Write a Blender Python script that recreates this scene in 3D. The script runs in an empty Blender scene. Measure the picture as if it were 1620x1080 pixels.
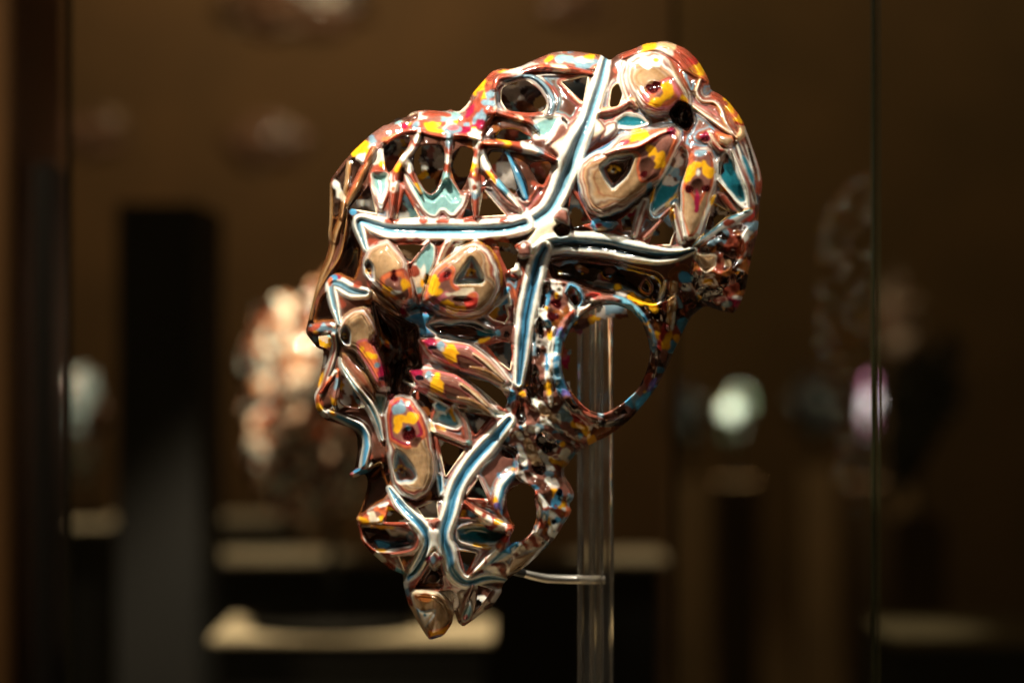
import bpy, bmesh, math, random
import numpy as np
from mathutils import Vector, noise as mnoise

# ------------------------------------------------------------------ camera, world, light
S = 0.0003            # metres per photo pixel at the mask
Y0 = 1.1475           # distance camera -> mask
CAMZ = 1.40
sc = bpy.context.scene
col = sc.collection

def at(px, py, Y):
    k = S * Y / Y0
    return Vector(((px - 810) * k, Y, CAMZ - (py - 540) * k))

cam_d = bpy.data.cameras.new('camera')
cam = bpy.data.objects.new('camera', cam_d)
col.objects.link(cam)
cam.location = (0, 0, CAMZ)
cam.rotation_euler = (math.radians(90), 0, 0)
cam_d.lens = 85
cam_d.sensor_width = 36
cam_d.clip_start = 0.05
cam_d.clip_end = 100
cam_d.dof.use_dof = True
cam_d.dof.focus_distance = Y0 - 0.028
cam_d.dof.aperture_fstop = 4.5
sc.camera = cam

w = bpy.data.worlds.new('World')
sc.world = w
w.use_nodes = True
bg = w.node_tree.nodes['Background']
bg.inputs[0].default_value = (0.55, 0.36, 0.17, 1)
bg.inputs[1].default_value = 0.042

vs = sc.view_settings
vs.view_transform = 'Standard'
vs.look = 'None'
vs.gamma = 1
vs.exposure = 0
vs.use_curve_mapping = False

def lamp(name, loc, target, power, size_deg, radius, color=(1, .86, .66), blend=.4):
    d = bpy.data.lights.new(name, 'SPOT')
    d.energy = power
    d.spot_size = math.radians(size_deg)
    d.spot_blend = blend
    d.shadow_soft_size = radius
    d.color = color
    o = bpy.data.objects.new(name, d)
    col.objects.link(o)
    o.location = loc
    v = Vector(target) - Vector(loc)
    o.rotation_euler = v.to_track_quat('-Z', 'Y').to_euler()
    return o

MC = at(840, 540, Y0)          # centre of the mask
WARM = (1, .87, .68)
KEYC = (1, .92, .79)
lamp('spot_lamp', (-0.42, 0.50, CAMZ + 1.15), at(740, 440, Y0), 235, 24, .022, KEYC, 1)
lamp('spot_lamp', (0.55, 0.62, CAMZ + 1.20), MC, 42, 34, .014, KEYC)
lamp('spot_lamp', (-0.40, 1.75, CAMZ + 0.95), MC, 170, 34, .016, KEYC)
lamp('spot_lamp', (0.25, 0.05, CAMZ + 0.75), MC, 8, 30, .014, KEYC)
lamp('spot_lamp', (-0.95, 0.75, CAMZ + 0.85), MC, 26, 30, .016, KEYC)
lamp('spot_lamp', (0.95, 1.25, CAMZ + 0.75), MC, 30, 30, .016, KEYC)

# ------------------------------------------------------------------ helpers for materials
def srgb(r, g, b):
    def f(c):
        c /= 255
        return c / 12.92 if c <= .04045 else ((c + .055) / 1.055) ** 2.4
    return (f(r), f(g), f(b))

def mat(name):
    m = bpy.data.materials.new(name)
    m.use_nodes = True
    nt = m.node_tree
    return m, nt, nt.nodes['Principled BSDF']

def noise_mat(name, cols, scale, rough=.5, detail=3, bump=0, coat=0, spec=.5, stretch=None):
    """procedural colours from a noise field through a ramp"""
    m, nt, p = mat(name)
    tc = nt.nodes.new('ShaderNodeTexCoord')
    mp = nt.nodes.new('ShaderNodeMapping')
    if stretch:
        mp.inputs['Scale'].default_value = stretch
    nz = nt.nodes.new('ShaderNodeTexNoise')
    nz.inputs['Scale'].default_value = scale
    nz.inputs['Detail'].default_value = detail
    cr = nt.nodes.new('ShaderNodeValToRGB')
    nt.links.new(tc.outputs['Object'], mp.inputs[0])
    nt.links.new(mp.outputs[0], nz.inputs['Vector'])
    nt.links.new(nz.outputs['Fac'], cr.inputs[0])
    nt.links.new(cr.outputs[0], p.inputs['Base Color'])
    e = cr.color_ramp.elements
    while len(e) < len(cols):
        e.new(.5)
    for i, (pos, c) in enumerate(cols):
        e[i].position = pos
        e[i].color = (*c, 1)
    p.inputs['Roughness'].default_value = rough
    p.inputs['Coat Weight'].default_value = coat
    p.inputs['Coat Roughness'].default_value = .05
    p.inputs['Specular IOR Level'].default_value = spec
    if bump:
        b = nt.nodes.new('ShaderNodeBump')
        b.inputs['Strength'].default_value = bump
        b.inputs['Distance'].default_value = .002
        nt.links.new(nz.outputs['Fac'], b.inputs['Height'])
        nt.links.new(b.outputs[0], p.inputs['Normal'])
    return m

def tag(o, label=None, cat=None, group=None, kind=None):
    if label: o['label'] = label
    if cat: o['category'] = cat
    if group: o['group'] = group
    if kind: o['kind'] = kind
    return o

def empty(name, loc):
    o = bpy.data.objects.new(name, None)
    o.empty_display_size = .02
    col.objects.link(o)
    o.location = loc
    return o

def link_bm(name, bm, material, parent=None, loc=(0, 0, 0), smooth=True):
    me = bpy.data.meshes.new(name)
    bm.normal_update()
    bm.to_mesh(me)
    bm.free()
    if smooth:
        for p in me.polygons: p.use_smooth = True
    me.materials.append(material)
    o = bpy.data.objects.new(name, me)
    col.objects.link(o)
    o.parent = parent
    o.location = loc
    return o

def box_bm(sx, sy, sz, bevel=0, seg=2, center=(0, 0, 0)):
    bm = bmesh.new()
    bmesh.ops.create_cube(bm, size=1)
    for v in bm.verts:
        v.co = Vector((v.co.x * sx + center[0], v.co.y * sy + center[1], v.co.z * sz + center[2]))
    if bevel:
        bmesh.ops.bevel(bm, geom=list(bm.edges), offset=bevel, segments=seg, affect='EDGES')
    return bm

def tube_bm(pts, radii, n=20, bm=None, cap=True):
    bm = bm or bmesh.new()
    rings = []
    pts = [Vector(p) for p in pts]
    for i, p in enumerate(pts):
        t = (pts[min(i + 1, len(pts) - 1)] - pts[max(i - 1, 0)]).normalized()
        a = Vector((0, 1, 0)) if abs(t.y) < .9 else Vector((1, 0, 0))
        u = t.cross(a).normalized()
        v = t.cross(u)
        rings.append([bm.verts.new(p + radii[i] * (math.cos(k * 2 * math.pi / n) * u + math.sin(k * 2 * math.pi / n) * v)) for k in range(n)])
    for r0, r1 in zip(rings, rings[1:]):
        for k in range(n):
            bm.faces.new((r0[k], r0[(k + 1) % n], r1[(k + 1) % n], r1[k]))
    if cap:
        bm.faces.new(rings[0][::-1])
        bm.faces.new(rings[-1])
    bmesh.ops.recalc_face_normals(bm, faces=bm.faces)
    return bm

# ------------------------------------------------------------------ the room behind
WALL = noise_mat('brown_plaster', [(.3, srgb(104, 72, 36)), (.7, srgb(122, 84, 44))], 3, .75, 5)
DARK = noise_mat('dark_paint', [(.3, srgb(12, 8, 5)), (.7, srgb(20, 14, 8))], 4, .6)
PLINTH = noise_mat('matt_plinth_paint', [(.3, srgb(146, 126, 98)), (.7, srgb(166, 146, 116))], 6, .6)
FLOORM = noise_mat('dark_carpet', [(.3, srgb(22, 16, 10)), (.7, srgb(34, 25, 15))], 40, .9)

def structure(name, bm, m, loc=(0, 0, 0)):
    return tag(link_bm(name, bm, m, None, loc, False), kind='structure')

structure('floor', box_bm(14, 14, .1), FLOORM, (0, 5, -.05))
structure('wall_back', box_bm(14, .1, 4), WALL, (0, 8.6, 2.0))

# ------------------------------------------------------------------ MASK: layered height and colour fields
rng = np.random.default_rng(7)
STEP = 1.2
GX = np.arange(470, 1222, STEP)
GY = np.arange(48, 1026, STEP)
NX, NY = len(GX), len(GY)
X, Yg = np.meshgrid(GX, GY)

def blur(a, sig):
    """gaussian blur, sigma in photo pixels"""
    fy = np.fft.fftfreq(a.shape[0])[:, None]
    fx = np.fft.rfftfreq(a.shape[1])[None, :]
    g = np.exp(-2 * (math.pi * sig / STEP) ** 2 * (fx ** 2 + fy ** 2))
    return np.fft.irfft2(np.fft.rfft2(a) * g, s=a.shape)

def field(sig):
    f = blur(rng.standard_normal((NY, NX)), sig)
    return f / f.std()

WN = field(7) * .7 + field(3) * .25      # wobble of every colour boundary
WN2 = field(4)
WN3 = np.clip(field(14), -1.6, 1.6)
WS = field(5) * .8 + field(2.6) * .45
H = np.zeros((NY, NX))
C = np.zeros((NY, NX, 3))
CL = np.zeros((NY, NX))                  # how clear / grainy the resin is
L = np.zeros((NY, NX), int)
PARTS = []                               # (name, parent index, label)

def part(name, parent=None, label=None):
    PARTS.append((name, parent, label))
    return len(PARTS) - 1

P = {k: np.array(srgb(*v)) for k, v in dict(
    white=(214, 210, 196), cream=(206, 190, 162), blue=(66, 130, 162), lblue=(98, 152, 170), navy=(16, 36, 50),
    teal=(116, 154, 150), dteal=(26, 98, 110), slate=(104, 128, 138), rust=(134, 62, 44), mauve=(122, 80, 68),
    brown=(82, 50, 38), dbrown=(42, 22, 15), yellow=(216, 158, 28), orange=(186, 96, 58), red=(150, 46, 38), magenta=(128, 24, 52),
    pink=(178, 96, 100), grey=(172, 162, 150), clear=(188, 154, 114), gold=(132, 96, 54), maroon=(84, 18, 22), black=(12, 7, 5),
    purple=(96, 84, 140), amber=(112, 62, 26)).items()}

def smooth_closed(pts, it=2):
    p = np.array(pts, float)
    for _ in range(it):
        q = np.roll(p, -1, 0)
        p = np.stack([.84 * p + .16 * q, .16 * p + .84 * q], 1).reshape(-1, 2)
    return p

def smooth_open(pts, vals=None, n=8):
    p = np.array(pts, float)
    if len(p) == 2:
        p = np.array([p[0], (p[0] + p[1]) / 2, p[1]])
        if vals is not None: vals = [vals[0], (vals[0] + vals[1]) / 2, vals[1]]
    e = np.vstack([2 * p[0] - p[1], p, 2 * p[-1] - p[-2]])
    out, ov = [], []
    for i in range(len(p) - 1):
        a, b, c, d = e[i:i + 4]
        for t in np.linspace(0, 1, n, endpoint=False):
            out.append(.5 * ((2 * b) + (c - a) * t + (2 * a - 5 * b + 4 * c - d) * t * t + (3 * b - a - 3 * c + d) * t ** 3))
            if vals is not None: ov.append(vals[i] * (1 - t) + vals[i + 1] * t)
    out.append(p[-1])
    if vals is not None: ov.append(vals[-1])
    return np.array(out), (np.array(ov) if vals is not None else None)

def window(pts, m):
    x0, y0 = pts.min(0) - m
    x1, y1 = pts.max(0) + m
    i0, i1 = np.searchsorted(GX, [x0, x1])
    j0, j1 = np.searchsorted(GY, [y0, y1])
    return slice(j0, j1), slice(i0, i1)

def sdf(pts, sl):
    """signed distance to a closed outline, positive inside"""
    x, y = X[sl], Yg[sl]
    best = np.full(x.shape, 1e9)
    ins = np.zeros(x.shape, bool)
    for a, b in zip(pts, np.roll(pts, -1, 0)):
        dx, dy = b - a
        l2 = dx * dx + dy * dy + 1e-12
        t = np.clip(((x - a[0]) * dx + (y - a[1]) * dy) / l2, 0, 1)
        best = np.minimum(best, (x - a[0] - t * dx) ** 2 + (y - a[1] - t * dy) ** 2)
        if a[1] != b[1]:
            ins ^= ((a[1] > y) != (b[1] > y)) & (x < dx * (y - a[1]) / dy + a[0])
    d = np.sqrt(best)
    return np.where(ins, d, -d)

def ss(a, b, x):
    t = np.clip((x - a) / (b - a), 0, 1)
    return t * t * (3 - 2 * t)

def ramp_steps(v, stops, aa):
    """stepped colours: stops [(start, colour), ...] with soft borders"""
    out = np.broadcast_to(P[stops[0][1]], v.shape + (3,)).copy()
    for s, c in stops[1:]:
        k = ss(s - aa, s + aa, v)[..., None]
        out = out * (1 - k) + P[c] * k
    return out

def paint(sl, k, colr, clear=None):
    k3 = k[..., None]
    C[sl] = C[sl] * (1 - k3) + colr * k3
    if clear is not None:
        CL[sl] = CL[sl] * (1 - k) + clear * k
    else:
        CL[sl] = CL[sl] * (1 - k)

def poly(pts, stops, h=0, dome=0, r=15, edge=4, pid=None, it=2, wob=1.0, ripple=0, clear_from=None, setH=True):
    """closed patch; colours step inwards from its outline, height rises (or sinks) as a dome"""
    p = smooth_closed(pts, it) if it else np.array(pts, float)
    sl = window(p, 6)
    d = sdf(p, sl)
    dw = d * (1 + .33 * WN3[sl]) + WN[sl] * wob
    k = ss(-.7, .7, d + WN[sl] * min(wob, .4))
    clear = ss(clear_from - 1, clear_from + 1, dw) if clear_from is not None else None
    cc = ramp_steps(dw, stops, 1.1)
    if clear is not None:              # flow lines in the clear resin, parallel to the outline
        st_ = np.sin(dw * 1.25 + 1.3 * WN2[sl] + 2 * WN3[sl])
        a_ = (clear * .3 * ss(.35, .95, st_) * ss(17, 11, d))[..., None]; b_ = (clear * .25 * ss(-.3, -.9, st_) * ss(17, 11, d) + .25 * clear * ss(10, 26, d + 3 * WN2[sl]))[..., None]
        cc = cc * (1 - a_) + P['cream'] * a_
        cc = cc * (1 - b_) + P['gold'] * b_
    paint(sl, k, cc, clear)
    if setH:
        u = np.clip(d / r, 0, 1)
        tgt = h + dome * np.sqrt(np.clip(1 - (1 - u) ** 2, 0, 1))
        if ripple:
            tgt = tgt + ripple * np.sin(d * 2 * math.pi / 4.6) * ss(17, 10, d)
        kk = ss(-1, edge, d)
        H[sl] = H[sl] * (1 - kk) + tgt * kk
    if pid is not None:
        L[sl][d > 0] = pid
    return p

def spot(x, y, rx, ry, ang, c, dh=0, pid=None, clear=None):
    a = math.radians(ang)
    m = max(rx, ry) + 4
    sl = window(np.array([[x - m, y - m], [x + m, y + m]]), 0)
    u = (X[sl] - x) * math.cos(a) + (Yg[sl] - y) * math.sin(a)
    v = -(X[sl] - x) * math.sin(a) + (Yg[sl] - y) * math.cos(a)
    r = np.sqrt((u / rx) ** 2 + (v / ry) ** 2)
    d = (1 - r) * min(rx, ry) + WS[sl] * min(2.4, .3 * min(rx, ry))
    paint(sl, ss(-.9, .9, d), P[c], clear)
    if dh:
        H[sl] += dh * np.clip(1 - r * r, 0, 1)
    if pid is not None:
        L[sl][d > 0] = pid

def stroke(pts, wid, across=None, along=None, h=8, groove=0, gpos=0, gw=.22, pid=None, lift=None, wob=.05, clear=None, sharp=2.0, mode='set', rim=None):
    """ribbon along a curve: colours across (-1..1) or along (0..1) it"""
    if not hasattr(wid, '__len__'):
        wid = [wid] * len(pts)
    if len(pts) == 2 and len(wid) == 2: pass
    p, wv = smooth_open(pts, list(wid))
    sl = window(p, max(wid) + 4)
    x, y = X[sl], Yg[sl]
    best = np.full(x.shape, 1e9)
    sd = np.zeros(x.shape)
    sv = np.zeros(x.shape)
    ww = np.ones(x.shape)
    seg = np.linalg.norm(np.diff(p, axis=0), axis=1)
    cum = np.concatenate([[0], np.cumsum(seg)]) / max(seg.sum(), 1e-9)
    for i in range(len(p) - 1):
        a, b = p[i], p[i + 1]
        dx, dy = b - a
        l2 = dx * dx + dy * dy + 1e-12
        t = np.clip(((x - a[0]) * dx + (y - a[1]) * dy) / l2, 0, 1)
        q = np.hypot(x - a[0] - t * dx, y - a[1] - t * dy)
        m = q < best
        best[m] = q[m]
        side = np.sign((x - a[0]) * dy - (y - a[1]) * dx)     # + = right-hand side when walking up the picture
        sd[m] = (side * q)[m]
        sv[m] = (cum[i] + t * (cum[i + 1] - cum[i]))[m]
        ww[m] = (wv[i] + t * (wv[i + 1] - wv[i]))[m]
    half = np.maximum(ww / 2, .6)
    t = sd / half
    d = half - best
    k = ss(-.7, .7, d + WN[sl] * .3)
    if across is not None:
        cc = ramp_steps(t + WN[sl] * (.02 if groove else wob), across, .17 if groove > 6 else .9 / max(np.median(wid) / 2, 1))
    else:
        cc = ramp_steps(sv + WN2[sl] * .035 + .05 * np.abs(t), along, .02)
    if rim:
        kr = ss(.62, .8, np.abs(t))[..., None]
        cc = cc * (1 - kr) + P[rim] * kr
    paint(sl, k, cc, clear)
    prof = np.sqrt(np.clip(1 - np.clip(np.abs(t), 0, 1) ** sharp, 0, 1))
    base = (blur(H, 9)[sl] if groove > 6 else H[sl]) if lift is None else lift
    tgt = base + h * prof - groove * np.exp(-((t - gpos) / gw) ** 2)
    kk = ss(-1, min(3.0, max(1.2, np.median(wid) * .2)), d)
    new = H[sl] * (1 - kk) + tgt * kk
    H[sl] = np.maximum(H[sl], new) if mode == 'max' else new
    if pid is not None:
        L[sl][d > 0] = pid

def marble(pts, palette, sig=6, aniso=None, h=None, pid=None, it=2, amp=2.5, edge=4):
    """patches of pigment in a closed outline"""
    p = smooth_closed(pts, it)
    sl = window(p, 4)
    d = sdf(p, sl)
    shp = d.shape
    best = np.full(shp, -1e9)
    cc = np.zeros(shp + (3,))
    for name, wt in palette:
        f = rng.standard_normal((NY, NX))
        if aniso:
            ang, ratio = aniso
            fy = np.fft.fftfreq(NY)[:, None]
            fx = np.fft.rfftfreq(NX)[None, :]
            a = math.radians(ang)
            u = fx * math.cos(a) + fy * math.sin(a)
            v = -fx * math.sin(a) + fy * math.cos(a)
            g = np.exp(-2 * (math.pi * sig / STEP) ** 2 * ((u * ratio) ** 2 + v ** 2))
            f = np.fft.irfft2(np.fft.rfft2(f) * g, s=f.shape)
        else:
            f = blur(f, sig)
        f = f[sl] / f.std() + wt
        m = f > best
        best[m] = f[m]
        cc[m] = P[name]
    paint(sl, ss(-.7, .7, d + WN[sl] * .4), cc)
    if h is not None:
        kk = ss(-1, edge, d)
        H[sl] = H[sl] * (1 - kk) + (h + amp * WN[sl]) * kk
    if pid is not None:
        L[sl][d > 0] = pid

HOLES = []
def hole(pts, it=2, lip=5):
    if it == 1:                      # crisp little windows, a touch larger
        p = np.array(pts, float)
        c = p.mean(0)
        pts, it = c + (p - c) * 1.16, 0
    HOLES.append((smooth_closed(pts, it) if it else np.array(pts, float), lip))

# outline of the mask
SIL = [(521.7, 286.7), (540, 260), (560, 238), (586.7, 213), (606.7, 198.7), (615, 197.5), (628, 186.7), (641.7, 186.3), (653, 176.7), (675, 174),
       (705, 176.7), (712.5, 173), (721.7, 176.7), (728, 176), (741, 163), (747.5, 148), (761.7, 131.7), (778, 113), (796.7, 107.5), (805, 110),
       (818, 107.5), (853, 91.7), (876.7, 82.5), (908, 81.3), (950, 86.7), (957.5, 91.7), (965, 96), (980, 85), (1001.7, 78), (1021.7, 69), (1036.7, 67.5),
       (1055, 65), (1063, 68), (1086.7, 78), (1105, 96.7), (1120, 123), (1125, 143), (1136.7, 148), (1151.7, 160), (1168, 180), (1178, 198), (1190, 232),
       (1201.7, 265), (1206.7, 291.7), (1201.7, 320), (1200, 353), (1198, 372), (1196, 379), (1187, 412.6), (1179.6, 460.7), (1163, 496), (1140.7, 492),
       (1114.8, 483), (1092.6, 501.5), (1074, 538.5), (1055.6, 579), (1037, 616), (1000, 660.7), (966.7, 686.7), (926.7, 706.7), (913, 715), (898, 735),
       (892.5, 740), (893, 753), (901.7, 765), (908, 778), (908, 788), (900, 798), (905, 808), (893, 826.7), (875, 855), (863, 866.7), (836.7, 891.7), (815, 906.7),
       (800, 918), (794, 928), (793, 938), (780, 958), (760, 971.7), (746.7, 981.7), (733, 991), (724, 984), (719, 966.7), (715, 986.7), (701.7, 1005), (680, 1011.7),
       (673, 1003), (656.7, 976.7), (643, 948), (638, 921.7), (638, 908), (618, 900), (601.7, 886.7), (586.7, 873), (571.7, 856.7), (567.5, 835), (562.5, 820),
       (570, 808), (575, 792), (580, 775), (582, 760), (578, 749), (558, 756), (551.7, 750), (561.7, 740), (566, 713), (565, 690), (556.7, 677.5), (535, 670),
       (513, 663), (500, 648), (497, 630), (498, 620), (505, 600), (511.7, 566.7), (511.7, 553), (501.7, 550), (483, 526.7), (486.7, 511.7), (491.7, 490), (498, 461.7),
       (507.5, 430), (513, 415), (521, 390), (519, 370), (521, 353), (521.7, 320)]
SILP = smooth_closed(SIL, 1)
FULL = (slice(0, NY), slice(0, NX))
SD = sdf(SILP, FULL)

# overall relief: an inflated head with a hollow eye and a forward brow
RR = 150.0
u = np.clip(SD / RR, 0, 1)
D = 125 * np.sqrt(np.clip(1 - (1 - u) ** 2, 0, 1))
def gauss(x, y, sx, sy, a):
    return a * np.exp(-((X - x) / sx) ** 2 - ((Yg - y) / sy) ** 2)
D = blur(np.where(SD > 0, D, 0), 3)
D += gauss(610, 430, 90, 60, 22) + gauss(634, 562, 27, 46, -70) + gauss(800, 380, 200, 80, 10) + gauss(1000, 560, 75, 95, -10)
D += gauss(1000, 200, 110, 90, 10) + gauss(690, 850, 70, 60, 12) + gauss(1075, 185, 22, 26, -26)

# ---- ground coat: clear brown resin with darker and redder clouds
shell = part('shell', None, 'clear brown resin body between the coloured ribs')
f1, f2 = field(16), field(6)
C[:] = P['brown']
for fld, thr, cname in ((f1, .5, 'dbrown'), (f2, 1.5, 'rust'), (field(9), 1.2, 'amber'), (field(7), 2.3, 'mauve')):
    k = ss(thr - .12, thr + .12, fld)[..., None]
    C[:] = C * (1 - k) + P[cname] * k
H += 1.6 * field(10)
L[:] = shell

WARMMIX = [('mauve', 1.2), ('rust', .8), ('white', 0), ('slate', .2), ('yellow', -.5), ('orange', -.2), ('magenta', -.8), ('teal', -.5), ('cream', -.2), ('brown', .2)]
JAWMIX = [('mauve', 1.0), ('brown', .6), ('white', .35), ('blue', -.1), ('yellow', -.35), ('slate', -.1), ('rust', .3), ('amber', .1), ('grey', 0)]
LOOPMIX = [('brown', .7), ('dbrown', .7), ('mauve', .5), ('blue', -.1), ('yellow', -.5), ('rust', .4), ('slate', -.4), ('amber', .3)]

# ---- left temple: clear panes with gold edges
t_ = part('temple_pane', None, 'clear brown pane at the temple with gold edges')
poly([(524, 290), (545, 262), (578, 226), (590, 232), (560, 300), (545, 340), (524, 345)], [(0, 'dbrown')], -4, 0, pid=t_)
marble([(586, 214), (606, 199), (640, 188), (650, 205), (630, 215), (608, 226), (592, 245), (575, 262), (560, 250)], WARMMIX, 5.5, (-40, 2.6), h=8, pid=part('temple_rim'))
spot(571, 236, 12, 9, -40, 'yellow'); spot(583, 246, 5, 12, 10, 'yellow'); spot(590, 221, 5, 6, 0, 'slate')
stroke([(590, 235), (578, 262), (562, 295), (548, 322), (540, 345)], [9, 12, 13, 11, 8], [(-1, 'rust'), (-.4, 'orange'), (.0, 'gold'), (.7, 'clear')], h=9, pid=part('strut'), clear=.7)
stroke([(553, 258), (549, 290), (543, 325), (539, 345)], [7, 8, 7, 5], [(-1, 'clear'), (-.3, 'gold'), (.6, 'amber')], h=7, pid=part('strut'), clear=.8)
spot(536, 300, 5, 15, -20, 'white'); spot(541, 310, 4, 8, -20, 'cream')
stroke([(522, 290), (524, 320), (523, 352), (521, 372), (527, 384)], 5, [(-1, 'clear'), (0, 'gold')], h=5, pid=part('rim'), clear=.8)
stroke([(543, 322), (540, 345), (532, 367), (522, 407), (506, 443), (497, 470), (488, 500)], [8, 10, 11, 10, 11, 9, 6], [(-1, 'amber'), (-.5, 'gold'), (.1, 'clear'), (.5, 'amber')], h=8, pid=part('rim', None, 'gold streaked clear rim down the forehead edge'), clear=.9)
stroke([(549, 330), (546, 375), (537, 408), (518, 436), (500, 470), (492, 505)], [4, 5, 5, 5, 5, 4], [(-1, 'gold'), (.2, 'brown')], h=6, pid=part('rim'), clear=.6)
marble([(486, 524), (490, 512), (510, 511), (530, 510), (536, 526), (530, 536), (512, 530), (498, 534)], [('rust', 1), ('mauve', .6), ('white', 0), ('slate', .2)], 4, h=8, pid=part('brow_tip', None, 'pointed rust and yellow tip of the brow'))
spot(499, 525, 8, 4, 0, 'yellow'); spot(498, 535, 8, 5, 40, 'slate')
hole([(505, 533), (521, 531), (525, 540), (521, 551), (507, 546)], 1)

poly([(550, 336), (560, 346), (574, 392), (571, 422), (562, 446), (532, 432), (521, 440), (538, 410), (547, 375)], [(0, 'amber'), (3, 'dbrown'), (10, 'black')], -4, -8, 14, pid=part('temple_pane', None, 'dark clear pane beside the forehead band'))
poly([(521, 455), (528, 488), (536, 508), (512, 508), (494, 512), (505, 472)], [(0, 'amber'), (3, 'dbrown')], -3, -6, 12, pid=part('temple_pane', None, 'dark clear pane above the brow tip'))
# ---- nose edge
nr = part('nose_ridge', None, 'rust and white ridge along the nose profile')
stroke([(528, 530), (530, 550), (524, 573), (517, 593), (511, 611), (502, 630), (504, 647), (518, 657)], [8, 10, 11, 10, 11, 10, 12, 8], [(-1, 'white'), (-.62, 'rust'), (-.1, 'mauve'), (.35, 'white'), (.75, 'slate')], h=9, pid=nr)
spot(504, 638, 4, 12, 5, 'orange'); spot(505, 646, 5, 6, 0, 'yellow'); spot(510, 655, 6, 5, 0, 'white'); spot(509, 596, 3, 14, 15, 'yellow'); spot(514, 570, 3, 14, 10, 'white')
stroke([(534, 586), (533, 605), (528, 628), (531, 650)], [6, 7, 8, 8], along=[(0, 'orange'), (.2, 'slate'), (.45, 'mauve'), (.7, 'yellow'), (.85, 'navy')], h=6, pid=part('strut'))
stroke([(530, 588), (518, 606), (508, 620)], [7, 7, 7], along=[(0, 'white'), (.2, 'orange'), (.6, 'rust')], h=6, pid=part('strut'))
hole([(541, 592), (560, 618), (580, 645), (560, 644), (545, 641), (537, 634), (538, 612)], 2)
poly([(520, 650), (560, 647), (590, 655), (603, 700), (604, 730), (590, 728), (586, 700), (576, 680), (550, 664)], [(0, 'brown'), (6, 'mauve')], 0, 3, pid=part('nostril_wall'))
stroke([(519, 652), (546, 664), (567, 674), (577, 687), (580, 704), (577, 722), (574, 742)], [10, 14, 17, 18, 17, 15, 12], [(-1, 'white'), (-.55, 'slate'), (-.2, 'blue'), (.5, 'white'), (.85, 'mauve')], h=10, pid=part('nose_band', None, 'blue and white band under the nose tip'))
spot(528, 655, 9, 4, 20, 'yellow')
marble([(552, 750), (560, 742), (578, 738), (590, 730), (588, 742), (578, 749), (560, 756)], [('blue', .5), ('white', .4), ('rust', .2), ('pink', 0)], 4, h=6, pid=part('lip_tip', None, 'small pink and blue pointed lip'))
spot(555, 750, 4, 4, 0, 'pink')
stroke([(582, 742), (602, 732), (603, 748), (597, 768), (588, 790), (582, 805)], [3, 4, 4, 4, 4, 3], [(-1, 'gold')], h=4, pid=part('rim'), clear=.8)
stroke([(538, 566), (543, 583), (563, 613), (583, 638), (597, 666), (605, 695)], [5, 9, 14, 17, 17, 9], [(-1, 'white'), (-.6, 'grey'), (-.25, 'dteal'), (.2, 'white'), (.75, 'rust')], h=9, groove=5, gw=.25, pid=part('band', None, 'thin teal and white band down the side of the nose'))
poly([(590, 622), (612, 625), (607, 650), (604, 660), (592, 640)], [(0, 'white'), (3, 'teal')], -3, -4, pid=part('web', None, 'teal web beside the nose'))

# ---- forehead windows
fr = part('forehead_rim', None, 'marbled rust, pink and slate rim over the forehead windows')
marble([(606, 199), (640, 187), (655, 178), (712, 174), (732, 172), (746, 150), (765, 133), (785, 148), (790, 175), (770, 200), (762, 225), (735, 218), (712, 215), (690, 213), (664, 209), (640, 207), (618, 215), (600, 228), (590, 215)], WARMMIX, 5.5, (-25, 1.7), h=9, pid=fr)
spot(680, 198, 14, 6, -5, 'yellow'); spot(692, 207, 14, 3, 10, 'yellow'); spot(640, 199, 5, 4, 0, 'magenta'); spot(658, 197, 5, 6, 0, 'slate')
spot(742, 178, 12, 6, -60, 'magenta'); spot(735, 205, 14, 5, -30, 'magenta'); spot(752, 190, 5, 10, 30, 'slate'); spot(715, 206, 12, 7, -10, 'slate'); spot(715, 201, 8, 4, 0, 'pink')
spot(712, 183, 20, 6, 0, 'teal'); spot(688, 181, 22, 4, 0, 'rust'); spot(762, 134, 9, 14, 45, 'yellow'); spot(776, 122, 10, 6, -45, 'orange'); spot(768, 148, 4, 14, 30, 'yellow')
stroke([(612, 224), (630, 212), (652, 207), (668, 209), (690, 214), (712, 217), (735, 215), (760, 220)], [8, 8, 7, 8, 8, 8, 8, 8], along=[(0, 'orange'), (.15, 'rust'), (.4, 'white'), (.46, 'rust'), (.6, 'mauve'), (.7, 'rust'), (.92, 'white')], h=7, pid=part('strut'))
# brown lower zone between windows and the horizontal band
poly([(560, 330), (583, 290), (640, 285), (700, 330), (760, 290), (835, 320), (870, 260), (885, 262), (872, 320), (845, 345), (800, 352), (620, 350), (575, 340)], [(0, 'brown'), (2, 'mauve')], 0, 0, pid=part('window_sill', None, 'mauve brown lower edge of the forehead windows'))
# teal webs (pockets with white lower edges)
def web(pts, stops, depth=12, r=14, lab=None, h=2):
    return poly(pts, stops, h, -depth, r, pid=part('web', None, lab), wob=.6)
poly([(582, 272), (618, 270), (620, 300), (606, 334), (598, 332), (585, 300)], [(0, 'mauve'), (2.5, 'white'), (6, 'white')], 2, 3, pid=part('window_frame'))
web([(586, 272), (615, 272), (614, 300), (605, 322), (599, 318), (590, 295)], [(0, 'white'), (3, 'teal')], 12, lab='teal web in the outermost forehead window')
spot(599, 250, 8, 17, 10, 'grey'); spot(597, 268, 8, 8, 0, 'rust'); spot(604, 260, 4, 4, 0, 'yellow')
poly([(634, 268), (655, 272), (673, 303), (682, 309), (692, 302), (702, 278), (712, 278), (731, 305), (742, 300), (748, 285), (738, 325), (722, 345), (711, 345), (700, 334), (690, 346), (676, 343), (655, 318), (640, 296)], [(0, 'mauve'), (4.5, 'white'), (8, 'teal')], 4, -2, pid=part('web', None, 'wide W-shaped teal web with white edge over the forehead'), it=1)
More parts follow.
